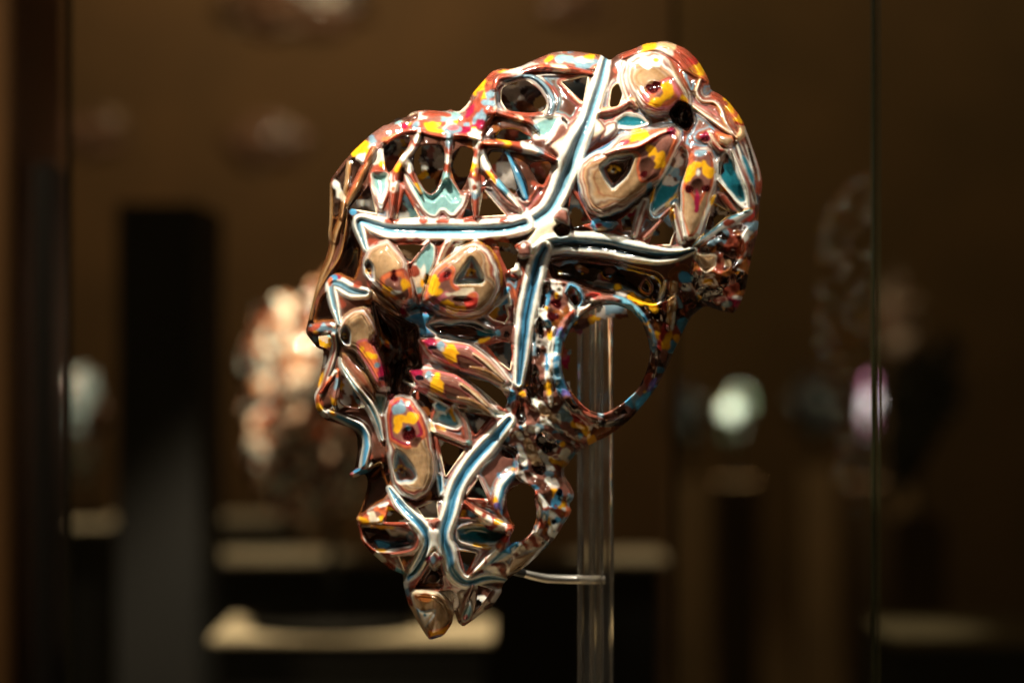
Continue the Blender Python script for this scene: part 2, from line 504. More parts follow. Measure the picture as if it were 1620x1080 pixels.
poly([(660, 286), (673, 305), (682, 310), (692, 304), (703, 280), (711, 281), (728, 307), (727, 318), (715, 322), (701, 307), (686, 322), (672, 316)], [(0, 'teal')], 1, -6, 10, pid=len(PARTS) - 1, it=1)
hole([(606, 234), (624, 219), (650, 217), (646, 231), (633, 249), (622, 266), (615, 274), (610, 262)])
hole([(656, 242), (666, 230), (698, 230), (704, 243), (700, 276), (690, 300), (682, 307), (673, 301), (660, 280), (654, 260)])
hole([(716, 243), (731, 231), (750, 238), (746, 263), (737, 289), (729, 303), (719, 285), (713, 265)])
strutA = [(0, 'white'), (.1, 'rust'), (.2, 'grey'), (.36, 'orange'), (.48, 'rust'), (.6, 'white'), (.78, 'rust'), (.9, 'mauve')]
stroke([(664, 209), (652, 236), (636, 253), (627, 272), (623, 300), (618, 344)], [8, 12, 15, 17, 14, 9], along=strutA, h=13, pid=part('strut', None, 'spotted rust and white strut between forehead windows'))
stroke([(638, 250), (645, 265), (652, 282), (666, 305)], [13, 15, 9, 5], along=[(0, 'white'), (.3, 'white'), (.42, 'rust'), (.75, 'yellow')], h=11, pid=part('strut'))
spot(629, 266, 6, 9, 20, 'yellow'); spot(627, 279, 7, 6, 0, 'rust'); spot(622, 299, 3, 4, 0, 'orange')
stroke([(711, 214), (709, 250), (705, 284)], [11, 8, 12], along=[(0, 'slate'), (.3, 'rust'), (.5, 'white'), (.68, 'rust'), (.9, 'teal')], h=9, pid=part('strut', None, 'slim strut splitting the wide forehead window'))
stroke([(760, 222), (752, 252), (750, 275), (752, 300), (752, 342)], [10, 13, 19, 16, 9], along=[(0, 'white'), (.12, 'rust'), (.22, 'white'), (.3, 'yellow'), (.42, 'rust'), (.55, 'white'), (.72, 'slate'), (.8, 'rust')], h=13, pid=part('strut', None, 'spotted strut tapering down to the white band'))
spot(751, 296, 3, 4, 0, 'rust')
stroke([(760, 226), (768, 262), (788, 290), (821, 328)], [9, 15, 14, 6], along=[(0, 'rust'), (.15, 'white'), (.36, 'rust'), (.5, 'lblue'), (.8, 'white')], h=10, pid=part('strut'))
spot(777, 280, 4, 14, -35, 'yellow')
stroke([(775, 285), (797, 314), (823, 333)], [6, 9, 6], [(-1, 'mauve')], h=6, pid=len(PARTS) - 1)
hole([(772, 248), (778, 240), (800, 242), (810, 270), (818, 296), (814, 308), (796, 290), (779, 268)])
stroke([(800, 244), (812, 268), (822, 290), (830, 312)], [14, 18, 20, 14], [(-1, 'navy'), (-.3, 'slate'), (.1, 'blue'), (.6, 'navy')], h=4, lift=-4, pid=part('web', None, 'dark blue web in the corner window'))
hole([(835, 258), (868, 255), (873, 263), (860, 293), (852, 290)])
hole([(640, 307), (660, 342), (630, 344)], 1, 3); hole([(766, 305), (795, 338), (760, 340)], 1, 3); hole([(744, 315), (747, 340), (733, 343)], 1, 3)
hole([(583, 296), (592, 334), (556, 328)], 1, 3)

# ---- upper windows
tr = part('crown_rim', None, 'marbled crown rim above the upper windows')
marble([(765, 133), (790, 112), (818, 108), (853, 93), (877, 83), (910, 82), (950, 88), (945, 112), (900, 112), (860, 108), (830, 116), (800, 126), (785, 150), (770, 160)], [('mauve', .9), ('rust', .6), ('white', .3), ('slate', .3), ('yellow', -.3), ('orange', 0), ('grey', .2)], 4.5, (-15, 2.5), h=8, pid=tr)
spot(897, 95, 18, 7, 5, 'teal'); spot(868, 93, 8, 4, -20, 'yellow'); spot(930, 96, 20, 4, 8, 'cream'); spot(778, 122, 8, 8, 0, 'rust')
stroke([(782, 140), (790, 122), (815, 120), (837, 111), (863, 108), (897, 110), (937, 116)], [9, 11, 9, 11, 13, 12, 7], along=[(0, 'rust'), (.12, 'mauve'), (.25, 'grey'), (.36, 'rust'), (.5, 'orange'), (.58, 'rust'), (.68, 'cream'), (.8, 'rust')], h=10, pid=part('strut', None, 'rust and orange strut under the crown rim'))
poly([(784, 140), (800, 126), (835, 120), (870, 118), (930, 118), (925, 160), (905, 200), (890, 182), (845, 185), (800, 182), (784, 170)], [(0, 'mauve'), (5, 'brown')], -5, 0, pid=part('window_frame', None, 'dark hollow frame round the upper windows'))
stroke([(800, 130), (835, 122), (858, 136), (872, 160), (868, 182)], [9, 12, 15, 17, 14], [(-1, 'grey'), (-.5, 'navy'), (.2, 'slate'), (.7, 'dbrown')], h=5, pid=part('web', None, 'navy web round the crown window'))
hole([(794, 140), (812, 131), (832, 127), (853, 142), (866, 163), (861, 176), (837, 179), (803, 175), (793, 160)])
hole([(892, 131), (927, 124), (921, 158)], 1); stroke([(889, 130), (929, 122), (921, 162), (903, 146), (889, 130)], 3.5, [(-1, 'cream')], h=4, pid=part('window_rim'))
poly([(840, 183), (890, 180), (886, 200), (868, 224), (840, 222), (832, 200)], [(0, 'mauve'), (3, 'white'), (8, 'teal')], 2, -8, 16, pid=part('web', None, 'pale teal web left of the long band'))
poly([(868, 222), (888, 190), (905, 205), (895, 225), (860, 230)], [(0, 'white'), (3, 'mauve')], 4, 3, pid=part('web'))
hole([(782, 219), (794, 205), (815, 204), (845, 220), (815, 224)])
stroke([(786, 178), (813, 185), (838, 193), (850, 205)], [9, 10, 9, 6], along=[(0, 'mauve'), (.15, 'rust'), (.45, 'cream'), (.6, 'rust'), (.9, 'slate')], h=10, pid=part('strut', None, 'rust strut crossing between the upper windows'))
stroke([(763, 227), (800, 227), (827, 233), (850, 240), (880, 253)], [8, 16, 18, 13, 6], along=[(0, 'orange'), (.2, 'rust'), (.28, 'yellow'), (.42, 'rust'), (.55, 'white'), (.72, 'slate'), (.82, 'rust')], h=13, pid=part('strut', None, 'thick orange and white strut reaching the long band'))
stroke([(760, 200), (768, 178), (782, 178)], [14, 16, 10], along=[(0, 'magenta'), (.35, 'slate'), (.6, 'rust')], h=7, pid=part('knot', None, 'knot of pigment where the struts meet'))
spot(757, 222, 8, 8, 0, 'white')

# ---- right upper face: rosette of pods
hub2 = part('rosette_hollow', None, 'dark hollow at the heart of the upper rosette')
poly([(900, 250), (935, 190), (985, 95), (1060, 70), (1110, 100), (1170, 190), (1200, 300), (1190, 345), (1100, 395), (1000, 385), (900, 350)], [(0, 'brown'), (6, 'mauve')], -2, 0, pid=part('crown_field', None, 'mauve brown field behind the upper rosette'))
# crown top ridges
stroke([(985, 90), (1010, 80), (1040, 75), (1070, 90), (1095, 118), (1118, 126)], [9, 11, 13, 14, 12, 8], along=[(0, 'rust'), (.15, 'mauve'), (.25, 'yellow'), (.4, 'grey'), (.55, 'rust'), (.8, 'amber')], h=10, pid=part('crown_ridge', None, 'rust ridge over the top of the crown'))
stroke([(1045, 70), (1075, 78), (1098, 96), (1112, 118), (1119, 128)], [8, 12, 14, 13, 8], along=[(0, 'clear'), (.3, 'rust'), (.55, 'red'), (.7, 'yellow'), (.9, 'orange')], h=9, pid=part('crown_ridge'))
poly([(1070, 100), (1090, 115), (1112, 128), (1100, 150), (1090, 145), (1078, 122)], [(0, 'amber'), (6, 'brown')], 0, 3, pid=part('crown_field'))
stroke([(1108, 128), (1104, 146), (1112, 158), (1130, 160), (1142, 172), (1150, 195), (1166, 216)], [7, 9, 10, 10, 10, 9, 6], [(-1, 'yellow'), (-.7, 'white'), (-.2, 'mauve'), (.5, 'rust')], h=9, pid=part('crown_ridge', None, 'S-curved ridge at the back of the crown'))
stroke([(1096, 168), (1120, 185), (1145, 203), (1166, 219)], [7, 8, 8, 5], [(-1, 'white'), (-.2, 'cream'), (.5, 'rust')], h=8, pid=part('strut', None, 'thin white strut at the back of the crown'))
stroke([(1128, 152), (1150, 165), (1168, 188), (1176, 205), (1166, 222)], [8, 13, 15, 14, 8], along=[(0, 'rust'), (.3, 'yellow'), (.42, 'orange'), (.55, 'yellow'), (.62, 'red'), (.7, 'clear')], h=9, pid=part('crown_ridge', None, 'orange and yellow ridge on the back edge'))
poly([(1130, 208), (1160, 214), (1164, 224), (1150, 236), (1136, 228)], [(0, 'orange'), (3, 'clear')], 5, 6, pid=part('facet', None, 'small clear facet with orange edge'), clear_from=3)
poly([(1122, 205), (1136, 228), (1154, 238), (1140, 245), (1122, 228), (1116, 210)], [(0, 'cream'), (3, 'rust'), (7, 'magenta')], 3, 5, pid=part('petal'))
# right rim streaks
stroke([(1166, 224), (1176, 250), (1190, 285), (1198, 320)], [5, 8, 9, 6], [(-1, 'white'), (-.3, 'brown'), (.2, 'dteal'), (.7, 'rust')], h=6, pid=part('rim'))
stroke([(1180, 205), (1192, 240), (1202, 275), (1203, 310)], [4, 6, 6, 4], [(-1, 'grey'), (0, 'rust')], h=4, pid=part('rim'))
poly([(1172, 245), (1180, 248), (1194, 280), (1192, 295), (1182, 275)], [(0, 'slate'), (2, 'dteal')], 2, 2, pid=part('facet'))
spot(1200, 298, 5, 12, 5, 'rust')

def inset(pts, eye, parent, lab=None, er=4):
    pid = part('inset', parent, lab)
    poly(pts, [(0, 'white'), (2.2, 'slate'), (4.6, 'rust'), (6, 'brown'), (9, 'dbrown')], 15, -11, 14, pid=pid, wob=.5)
    for q in range(6):
        a = q * 1.05 + er
        spot(eye[0] + er * 1.25 * math.cos(a) * (1 + .4 * math.sin(q * 2.3)), eye[1] + er * 1.1 * math.sin(a), er * (.9 if q % 2 else .5), er * .5, math.degrees(a) + 60, 'yellow' if q != 3 else 'amber')
    spot(eye[0] - 1, eye[1] + er * .6, er * .55, er * .4, 0, 'white'); spot(eye[0] + 1, eye[1], er * .6, er * .5, 20, 'black', -4)

RIMA = [(0, 'blue'), (1.4, 'white'), (3.2, 'mauve'), (5.8, 'cream'), (7.4, 'rust'), (9, 'clear'), (11, 'mauve'), (12.4, 'cream'), (13.6, 'clear'), (15.6, 'rust'), (16.8, 'clear')]
# big pod
p8 = part('petal', None, 'largest pod of the upper rosette with triangular inset')
poly([(1068, 196), (1027, 203), (985, 212), (953, 232), (928, 244), (914, 260), (911, 285), (917, 312), (930, 335), (950, 347), (965, 344), (988, 334), (1015, 312), (1035, 294), (1050, 285), (1062, 256), (1078, 228), (1082, 208)], RIMA, 6, 20, 26, pid=p8, it=1, ripple=1.1, clear_from=10)
poly([(1062, 202), (1030, 206), (1000, 220), (992, 240), (1010, 244), (1005, 265), (1012, 290), (1030, 288), (1046, 282), (1060, 250), (1074, 222)], [(0, 'rust'), (2, 'orange'), (6, 'mauve')], setH=False, it=1)
spot(1012, 211, 17, 8, -12, 'yellow'); spot(1001, 220, 16, 5, -28, 'yellow'); spot(1030, 238, 10, 11, 0, 'yellow'); spot(1043, 256, 9, 16, 15, 'yellow')
spot(1022, 266, 13, 18, 20, 'brown', -2); spot(1016, 276, 10, 5, -20, 'maroon'); spot(1035, 222, 4, 8, 60, 'red'); spot(990, 225, 12, 4, -20, 'magenta')
stroke([(1066, 204), (1040, 214), (1010, 231), (980, 236), (958, 243)], [4, 7, 8, 7, 4], [(-1, 'white'), (-.3, 'orange'), (.3, 'red')], h=6, pid=p8)
stroke([(1078, 222), (1064, 250), (1050, 283)], [3, 5, 4], [(-1, 'white'), (0, 'red')], h=4, pid=p8)
inset([(946, 263), (966, 247), (1006, 243), (996, 278), (969, 304), (957, 288)], (970, 268), p8, 'brown triangular inset with yellow eye in the largest pod', 5)
# top pod
p9 = part('petal', None, 'rounded pod at the very top of the crown')
poly([(990, 96), (1010, 85), (1036, 81), (1056, 92), (1074, 118), (1091, 150), (1093, 168), (1076, 172), (1060, 180), (1040, 182), (1014, 172), (999, 152), (991, 128)], [(0, 'white'), (2, 'mauve'), (4.5, 'white'), (6.5, 'rust'), (8, 'clear'), (10, 'mauve'), (11.4, 'cream'), (12.4, 'clear'), (15, 'gold'), (16.4, 'clear')], 8, 20, 24, pid=p9, it=1, ripple=1, clear_from=8.5)
poly([(1012, 152), (1028, 138), (1046, 125), (1062, 118), (1082, 150), (1080, 166), (1056, 176), (1030, 176)], [(0, 'rust'), (2.5, 'pink'), (6, 'orange'), (11, 'mauve')], setH=False)
spot(1034, 139, 14, 11, -10, 'maroon', -6); spot(1053, 146, 8, 17, 10, 'yellow'); spot(1036, 162, 14, 8, -10, 'yellow'); spot(1020, 170, 9, 4, 15, 'red'); spot(1084, 158, 5, 10, -30, 'yellow')
spot(1031, 98, 17, 9, 10, 'white', 4, part('inset', p9, 'bump on the top pod with painted white glint and yellow dot')); spot(1037, 95, 4, 3, 0, 'yellow')  # white spot paints the glint on the bump
stroke([(1060, 98), (1074, 125), (1088, 150)], [4, 6, 5], [(-1, 'cream'), (0, 'gold')], h=5, pid=p9, clear=.8)
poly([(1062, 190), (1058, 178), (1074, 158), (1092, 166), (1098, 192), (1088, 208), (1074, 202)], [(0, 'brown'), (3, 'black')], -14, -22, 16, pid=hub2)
# stripes left of the top pod
stroke([(988, 100), (982, 122), (990, 150), (1000, 166)], [8, 10, 9, 6], [(-1, 'white'), (-.5, 'mauve'), (.1, 'white'), (.6, 'rust')], h=8, pid=part('strut'))
stroke([(945, 178), (975, 172), (998, 160), (1005, 168)], [8, 11, 10, 7], [(-1, 'mauve'), (-.3, 'rust'), (.4, 'white'), (.7, 'yellow')], h=8, pid=part('strut', None, 'rust strut from the long band to the top pod'))
poly([(972, 190), (990, 178), (1012, 182), (1030, 196), (1000, 204), (975, 202)], [(0, 'white'), (5, 'dteal')], 2, -8, 14, pid=part('web', None, 'dark teal web under the top pod'))
poly([(950, 210), (958, 195), (975, 192), (978, 206), (962, 222), (945, 226)], [(0, 'mauve'), (5, 'white')], 4, 3, pid=part('web'))
hole([(968, 140), (978, 132), (985, 150), (978, 168), (964, 170)])
hole([(906, 308), (914, 320), (932, 350), (908, 356), (901, 340)], 1, 3)
# small bobs in the hollow
spot(1062, 206, 7, 7, 0, 'magenta', 5, part('bead', None, 'magenta bead on the left of the hollow')); spot(1112, 215, 9, 8, 0, 'magenta', 5, part('bead', None, 'magenta bead on the right of the hollow'))
spot(1066, 196, 8, 4, 30, 'navy')
# teal pockets and lower petals
poly([(1076, 228), (1090, 240), (1082, 285), (1068, 314), (1044, 330), (1032, 342), (1026, 332), (1034, 300), (1054, 268)], [(0, 'white'), (3, 'dteal')], 2, -10, 12, pid=part('web', None, 'deep teal pocket left of the narrow petal'))
marble([(1074, 230), (1088, 242), (1082, 284), (1062, 296), (1046, 292), (1056, 268)], [('slate', .5), ('brown', .5), ('mauve', .3), ('yellow', -.8), ('grey', .2)], 4.5)
stroke([(1036, 296), (1028, 332), (1036, 345), (1054, 334), (1072, 312)], [5, 7, 9, 8, 5], [(-1, 'white'), (-.2, 'lblue'), (.5, 'mauve')], h=7, pid=part('strut'))
spot(1031, 310, 3, 13, 10, 'yellow'); spot(1062, 318, 4, 12, 45, 'yellow'); spot(1068, 320, 7, 6, 0, 'blue'); spot(1026, 300, 5, 8, 20, 'blue')
poly([(1137, 252), (1148, 240), (1162, 256), (1178, 290), (1183, 322), (1166, 322), (1148, 300), (1136, 282)], [(0, 'white'), (3, 'dteal')], 3, -10, 12, pid=part('web', None, 'deep teal pocket right of the narrow petal'))
spot(1145, 250, 7, 10, -20, 'brown'); spot(1140, 268, 5, 12, 0, 'dbrown')
stroke([(1136, 286), (1152, 304), (1170, 325), (1184, 330), (1182, 300), (1168, 262), (1158, 240)], [5, 7, 9, 10, 8, 6, 4], [(-1, 'mauve'), (-.2, 'white')], h=6, pid=part('strut'))
spot(1142, 297, 4, 9, -35, 'yellow'); spot(1184, 334, 7, 6, 0, 'magenta'); spot(1182, 343, 8, 5, 0, 'red')
poly([(1134, 305), (1146, 303), (1166, 330), (1170, 338), (1156, 338), (1136, 316)], [(0, 'mauve'), (4, 'rust')], 4, 3, pid=part('strut'))
p10 = part('petal', None, 'narrow downward petal with yellow twin spots below the hollow')
poly([(1096, 236), (1123, 235), (1134, 262), (1133, 292), (1120, 330), (1103, 378), (1084, 382), (1077, 338), (1074, 296), (1086, 262)], [(0, 'mauve'), (1.5, 'white'), (4, 'orange'), (7, 'clear')], 6, 14, 16, pid=p10, it=1, clear_from=7)
poly([(1092, 240), (1126, 238), (1130, 262), (1128, 296), (1118, 304), (1104, 332), (1092, 306), (1080, 298), (1088, 262)], [(0, 'orange'), (3, 'rust'), (7, 'mauve')], setH=False)
spot(1093, 274, 8, 15, 28, 'yellow'); spot(1118, 266, 9, 14, -8, 'yellow'); spot(1105, 262, 8, 5, 0, 'yellow'); spot(1105, 273, 4, 7, 0, 'white'); spot(1108, 242, 10, 4, 0, 'slate')
spot(1104, 296, 12, 14, 0, 'brown', -3); spot(1103, 318, 4, 16, 0, 'magenta'); spot(1090, 300, 6, 6, 0, 'maroon'); spot(1118, 298, 7, 6, 0, 'maroon')
# lower zigzag
VST = [(-1, 'white'), (-.4, 'mauve'), (.4, 'white')]
stroke([(1020, 318), (1010, 345), (1003, 372)], [12, 13, 10], VST, h=8, pid=part('strut', None, 'mauve strut with white edges under the largest pod'))
stroke([(1060, 334), (1040, 358), (1020, 376)], [13, 13, 8], [(-1, 'mauve'), (.35, 'cream')], h=8, pid=part('strut', None, 'mauve zigzag strut beside the narrow petal'))
stroke([(1068, 325), (1072, 350), (1080, 380)], [10, 14, 12], VST, h=8, pid=part('strut'))
stroke([(1130, 312), (1117, 345), (1102, 384)], [8, 11, 9], [(-1, 'white'), (0, 'mauve'), (.6, 'slate')], h=8, pid=part('strut'))
spot(1063, 338, 3, 11, 0, 'yellow'); spot(1128, 315, 3, 9, 20, 'yellow')
hole([(984, 348), (1004, 331), (998, 362), (986, 362)], 1, 3); hole([(1056, 343), (1063, 366), (1058, 384), (1030, 384), (1036, 368)], 1, 3); hole([(1129, 324), (1152, 338), (1116, 368)], 1, 3)
poly([(938, 344), (965, 346), (980, 352), (968, 366), (940, 366), (932, 354)], [(0, 'slate'), (3, 'blue')], 4, 3, pid=part('web'))
# stripe on the right lower edge
stroke([(1098, 388), (1125, 370), (1155, 350), (1186, 334)], [8, 17, 19, 10], [(-1, 'white'), (.1, 'lblue'), (.45, 'dteal'), (.75, 'yellow')], h=8, pid=part('band', None, 'white and teal band slanting to the back edge'))
# occiput block
ob = part('nape_block', None, 'clear block with pink flecks at the nape')
marble([(1100, 392), (1150, 358), (1196, 350), (1190, 400), (1184, 450), (1166, 494), (1142, 490), (1116, 480), (1100, 470), (1092, 430)], [('amber', .7), ('brown', .8), ('dbrown', .8), ('rust', .2), ('slate', -.3), ('grey', -.2), ('clear', -.3)], 6.5, h=6, pid=ob, amp=5)
poly([(1096, 398), (1136, 402), (1132, 422), (1114, 434)], [(0, 'cream'), (3, 'clear')], 5, 5, pid=part('facet', None, 'clear facet catching light at the nape'), clear_from=2)
spot(1140, 473, 15, 5, -10, 'pink'); spot(1162, 477, 9, 7, 0, 'magenta'); spot(1150, 480, 7, 4, 0, 'slate'); spot(1166, 470, 9, 4, 0, 'grey'); spot(1118, 446, 9, 6, 20, 'yellow'); spot(1104, 470, 6, 4, 0, 'yellow')
stroke([(1196, 356), (1180, 372), (1176, 400), (1162, 425)], [14, 12, 8, 6], along=[(0, 'slate'), (.2, 'white'), (.45, 'rust'), (.7, 'white'), (.85, 'brown')], h=7, pid=part('strut'))
spot(1172, 392, 6, 14, 10, 'orange'); spot(1154, 352, 10, 6, 0, 'rust')

# ---- ear loop and the dark recess above it
er = part('ear_recess', None, 'dark recess above the ear loop')
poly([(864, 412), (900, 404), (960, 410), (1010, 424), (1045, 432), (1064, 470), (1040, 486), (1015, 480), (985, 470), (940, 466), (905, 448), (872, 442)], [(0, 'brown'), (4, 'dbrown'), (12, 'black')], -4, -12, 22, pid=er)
spot(920, 425, 9, 6, 20, 'amber', 2); spot(965, 430, 12, 9, -20, 'brown', 2); spot(917, 422, 3, 2, 0, 'clear'); spot(921, 433, 3, 2, 0, 'yellow')
lo = part('ear_loop', None, 'large open loop of marbled resin at the ear')
marble([(862, 440), (905, 448), (950, 462), (990, 468), (1030, 480), (1060, 470), (1090, 440), (1112, 484), (1092, 502), (1074, 538), (1056, 579), (1037, 616), (1000, 661), (967, 687), (927, 707), (890, 690), (850, 650), (838, 600), (842, 520)], LOOPMIX, 7, (60, 1.6), h=4, pid=lo, amp=3)
marble([(846, 440), (900, 444), (925, 466), (902, 500), (886, 540), (880, 590), (890, 640), (860, 640), (842, 600), (840, 520)], JAWMIX, 5.5, (85, 2.0), h=6, pid=part('ear_front', None, 'brown, white and yellow marbled wall in front of the ear loop'), amp=3)
def arc(a0, a1, rx, ry, n=9, cx=958, cy=568):
    return [(cx + rx * math.cos(math.radians(a)), cy + ry * math.sin(math.radians(a))) for a in np.linspace(a0, a1, n)]
stroke(arc(95, 230, 79, 98), [12, 14, 15, 16, 17, 16, 15, 13, 9], along=[(0, 'brown'), (.12, 'rust'), (.2, 'dbrown'), (.3, 'mauve'), (.36, 'purple'), (.42, 'blue'), (.52, 'slate'), (.58, 'blue'), (.68, 'grey'), (.74, 'lblue'), (.82, 'purple'), (.87, 'mauve'), (.93, 'rust')], h=7, pid=part('ear_loop_rim', lo))
stroke(arc(255, 345, 80, 96), [8, 11, 14, 15, 14, 12, 10, 9, 8], along=[(0, 'grey'), (.1, 'mauve'), (.25, 'lblue'), (.65, 'blue'), (.8, 'yellow'), (.86, 'slate')], h=7, pid=part('ear_loop_rim', lo))
stroke(arc(350, 455, 84, 101, 11), [8, 10, 12, 13, 14, 14, 14, 14, 14, 13, 12], along=[(0, 'dbrown'), (.2, 'brown'), (.35, 'dbrown'), (.6, 'brown'), (.8, 'dbrown')], h=7, pid=part('ear_loop_rim', lo))
stroke([(876, 520), (870, 560), (868, 600), (872, 640)], [8, 12, 12, 7], [(-1, 'white'), (.4, 'grey')], h=4, pid=part('streak', lo)); spot(870, 531, 4, 9, 0, 'yellow'); spot(869, 613, 5, 13, -8, 'yellow'); spot(864, 512, 7, 8, 0, 'blue'); spot(865, 575, 4, 12, 0, 'blue')
for x_, y_, a_, b_, g_ in ((862, 452, 7, 12, 0), (858, 478, 6, 12, 5), (855, 518, 7, 17, 0), (851, 556, 3.2, 9, 0), (848, 602, 7, 24, -8), (872, 500, 9, 7, 0), (880, 478, 10, 10, 0)):
    spot(x_, y_, a_, b_, g_, 'dbrown' if a_ < 8 else 'maroon', -5 if a_ < 8 else 0)
spot(886, 432, 4, 4, 0, 'yellow'); spot(884, 460, 5, 16, 0, 'white'); spot(881, 468, 4, 6, 0, 'yellow')
stroke([(896, 462), (902, 450), (914, 456), (922, 474), (915, 486)], [6, 8, 8, 6, 5], [(-1, 'blue'), (.2, 'slate')], h=6, pid=part('ear_loop_rim', lo))
hole([(897, 462), (904, 454), (913, 462), (916, 478), (910, 484), (902, 474)])
poly([(912, 486), (938, 478), (930, 492), (914, 502)], [(0, 'white'), (1.5, 'rust')], 8, 3, pid=part('streak', lo))
spot(940, 466, 13, 5, 5, 'red'); spot(962, 472, 16, 4, 5, 'mauve'); spot(978, 455, 6, 5, 0, 'yellow'); spot(984, 464, 9, 5, 20, 'grey'); spot(1005, 474, 16, 6, 32, 'yellow'); spot(1025, 479, 8, 6, 40, 'yellow')
stroke([(1053, 445), (1048, 462), (1042, 480)], [5, 7, 4], [(-1, 'white')], h=4, pid=part('streak', lo))
stroke([(1066, 450), (1062, 490), (1060, 520)], [12, 14, 10], [(-1, 'gold'), (.3, 'clear')], h=5, clear=1, pid=part('streak', lo))
spot(1050, 535, 8, 22, 5, 'red'); spot(1056, 537, 7, 15, 8, 'yellow'); spot(1056, 520, 4, 8, 0, 'maroon'); spot(1070, 536, 5, 6, 0, 'yellow'); spot(1050, 565, 9, 10, 0, 'mauve'); spot(1046, 586, 6, 6, 0, 'blue'); spot(1022, 628, 6, 20, 42, 'blue'); spot(1030, 612, 4, 12, 30, 'purple')
stroke([(1022, 440), (1030, 452), (1026, 464), (1014, 456), (1022, 440)], 5, [(-1, 'brown'), (.2, 'mauve')], h=5, pid=part('knob', None, 'glassy knob on the recess edge'))
spot(1086, 455, 9, 8, 0, 'white'); spot(1084, 440, 12, 8, 20, 'blue'); spot(1083, 452, 4, 3, 0, 'dbrown', -3)
hole([(888, 575), (893, 540), (905, 515), (925, 495), (950, 483), (975, 482), (1000, 492), (1015, 510), (1025, 535), (1029, 560), (1022, 590), (1008, 617), (985, 638), (955, 655), (930, 648), (908, 625), (893, 600)], 2, 7)

# ---- jaw chain between loop and chin
jc = part('jaw_wall', None, 'mottled brown, white and yellow wall of the jaw')
marble([(806, 640), (830, 610), (850, 640), (890, 690), (927, 706), (913, 716), (898, 736), (893, 754), (908, 780), (902, 800), (905, 808), (876, 854), (838, 890), (812, 905), (800, 890), (820, 860), (850, 830), (845, 780), (825, 762), (800, 740), (800, 690)], JAWMIX, 5, (40, 1.7), h=7, pid=jc, amp=3)
for x_, y_, a_, b_, g_, c_ in ((823, 650, 9, 22, -5, 'dbrown'), (865, 701, 15, 21, -40, 'dbrown'), (853, 741, 9, 12, -20, 'dbrown'), (806, 717, 15, 11, 20, 'brown'), (842, 628, 8, 18, -25, 'dbrown')):
    spot(x_, y_, a_, b_, g_, c_, -7)
spot(858, 696, 4, 4, 0, 'grey', 2)
spot(845, 680, 9, 7, -20, 'white'); spot(852, 640, 14, 7, 40, 'white'); spot(868, 655, 6, 20, -50, 'clear', clear=1); spot(842, 712, 8, 20, -25, 'clear', clear=1); spot(826, 722, 5, 18, -15, 'white'); spot(895, 718, 10, 9, 0, 'white'); spot(903, 722, 9, 5, -35, 'blue')
spot(922, 676, 15, 8, 35, 'yellow'); spot(918, 663, 16, 6, 30, 'red'); spot(890, 702, 4, 5, 0, 'yellow'); spot(882, 690, 18, 6, 15, 'mauve')
spot(880, 794, 9, 16, 15, 'blue', 1, part('fleck', jc, 'bright blue patch with dark dots on the jaw edge')); spot(879, 800, 4, 4, 0, 'navy', -2); spot(879, 800, 2.2, 2.2, 0, 'pink'); spot(884, 822, 7, 6, 0, 'blue'); spot(884, 778, 5, 6, 0, 'navy'); spot(876, 825, 4, 4, 0, 'navy')
stroke([(848, 780), (862, 800), (860, 822), (850, 842)], [8, 12, 13, 9], along=[(0, 'rust'), (.15, 'white'), (.3, 'rust'), (.45, 'slate'), (.7, 'rust'), (.9, 'grey')], h=6, pid=part('jaw_rim'))
stroke([(896, 745), (905, 770), (900, 795), (898, 812), (884, 838)], [6, 10, 10, 9, 6], along=[(0, 'grey'), (.2, 'rust'), (.4, 'slate'), (.55, 'orange'), (.75, 'slate'), (.9, 'rust')], h=6, pid=part('jaw_rim'))
poly([(800, 912), (806, 885), (840, 870), (866, 858), (845, 884), (818, 905)], [(0, 'grey'), (3, 'clear')], 5, 5, pid=part('facet', None, 'clear facet under the jaw by the metal peg'), clear_from=2)
hole([(825, 763), (806, 772), (801, 786), (803, 806), (808, 822), (816, 832), (806, 850), (806, 859), (828, 853), (840, 842), (848, 822), (849, 806), (844, 790), (847, 778), (838, 766)], 2, 4)

# ---- cheek: struts and openings between band and petals
ck = part('cheek_field', None, 'mauve lattice of the cheek')
poly([(690, 625), (800, 640), (812, 668), (740, 760), (700, 790), (690, 760), (688, 700), (680, 660)], [(0, 'mauve')], 2, 0, pid=ck)
poly([(700, 640), (722, 640), (732, 672), (722, 680), (706, 676), (682, 668), (690, 650)], [(0, 'white'), (3, 'white'), (5, 'lblue'), (11, 'dteal')], 2, -10, 12, pid=part('web', None, 'bright teal pocket in the cheek lattice'))
spot(715, 655, 4, 12, -20, 'yellow'); spot(694, 678, 12, 4, 10, 'yellow')
stroke([(684, 680), (705, 688), (735, 700)], [8, 9, 8], [(-1, 'white'), (-.3, 'mauve'), (.5, 'mauve')], h=7, pid=part('strut'))
stroke([(722, 648), (736, 668), (742, 700)], [9, 11, 9], [(-1, 'mauve'), (.5, 'white')], h=7, pid=part('strut'))
stroke([(726, 643), (760, 650), (795, 657)], [7, 9, 9], [(-1, 'cream'), (-.2, 'pink'), (.3, 'white')], h=8, pid=part('strut', None, 'white strut above the cheek band'))
spot(743, 699, 5, 5, 0, 'teal'); spot(775, 733, 5, 5, 0, 'teal')
hole([(738, 654), (770, 661), (752, 684)], 1, 3); hole([(696, 697), (731, 712), (706, 748)], 1, 3)
poly([(745, 735), (790, 700), (818, 715), (822, 745), (800, 775), (795, 810), (770, 800), (735, 790)], [(0, 'mauve')], 3, 0, pid=part('cheek_field'))
spot(806, 714, 14, 11, 20, 'dbrown', -6)
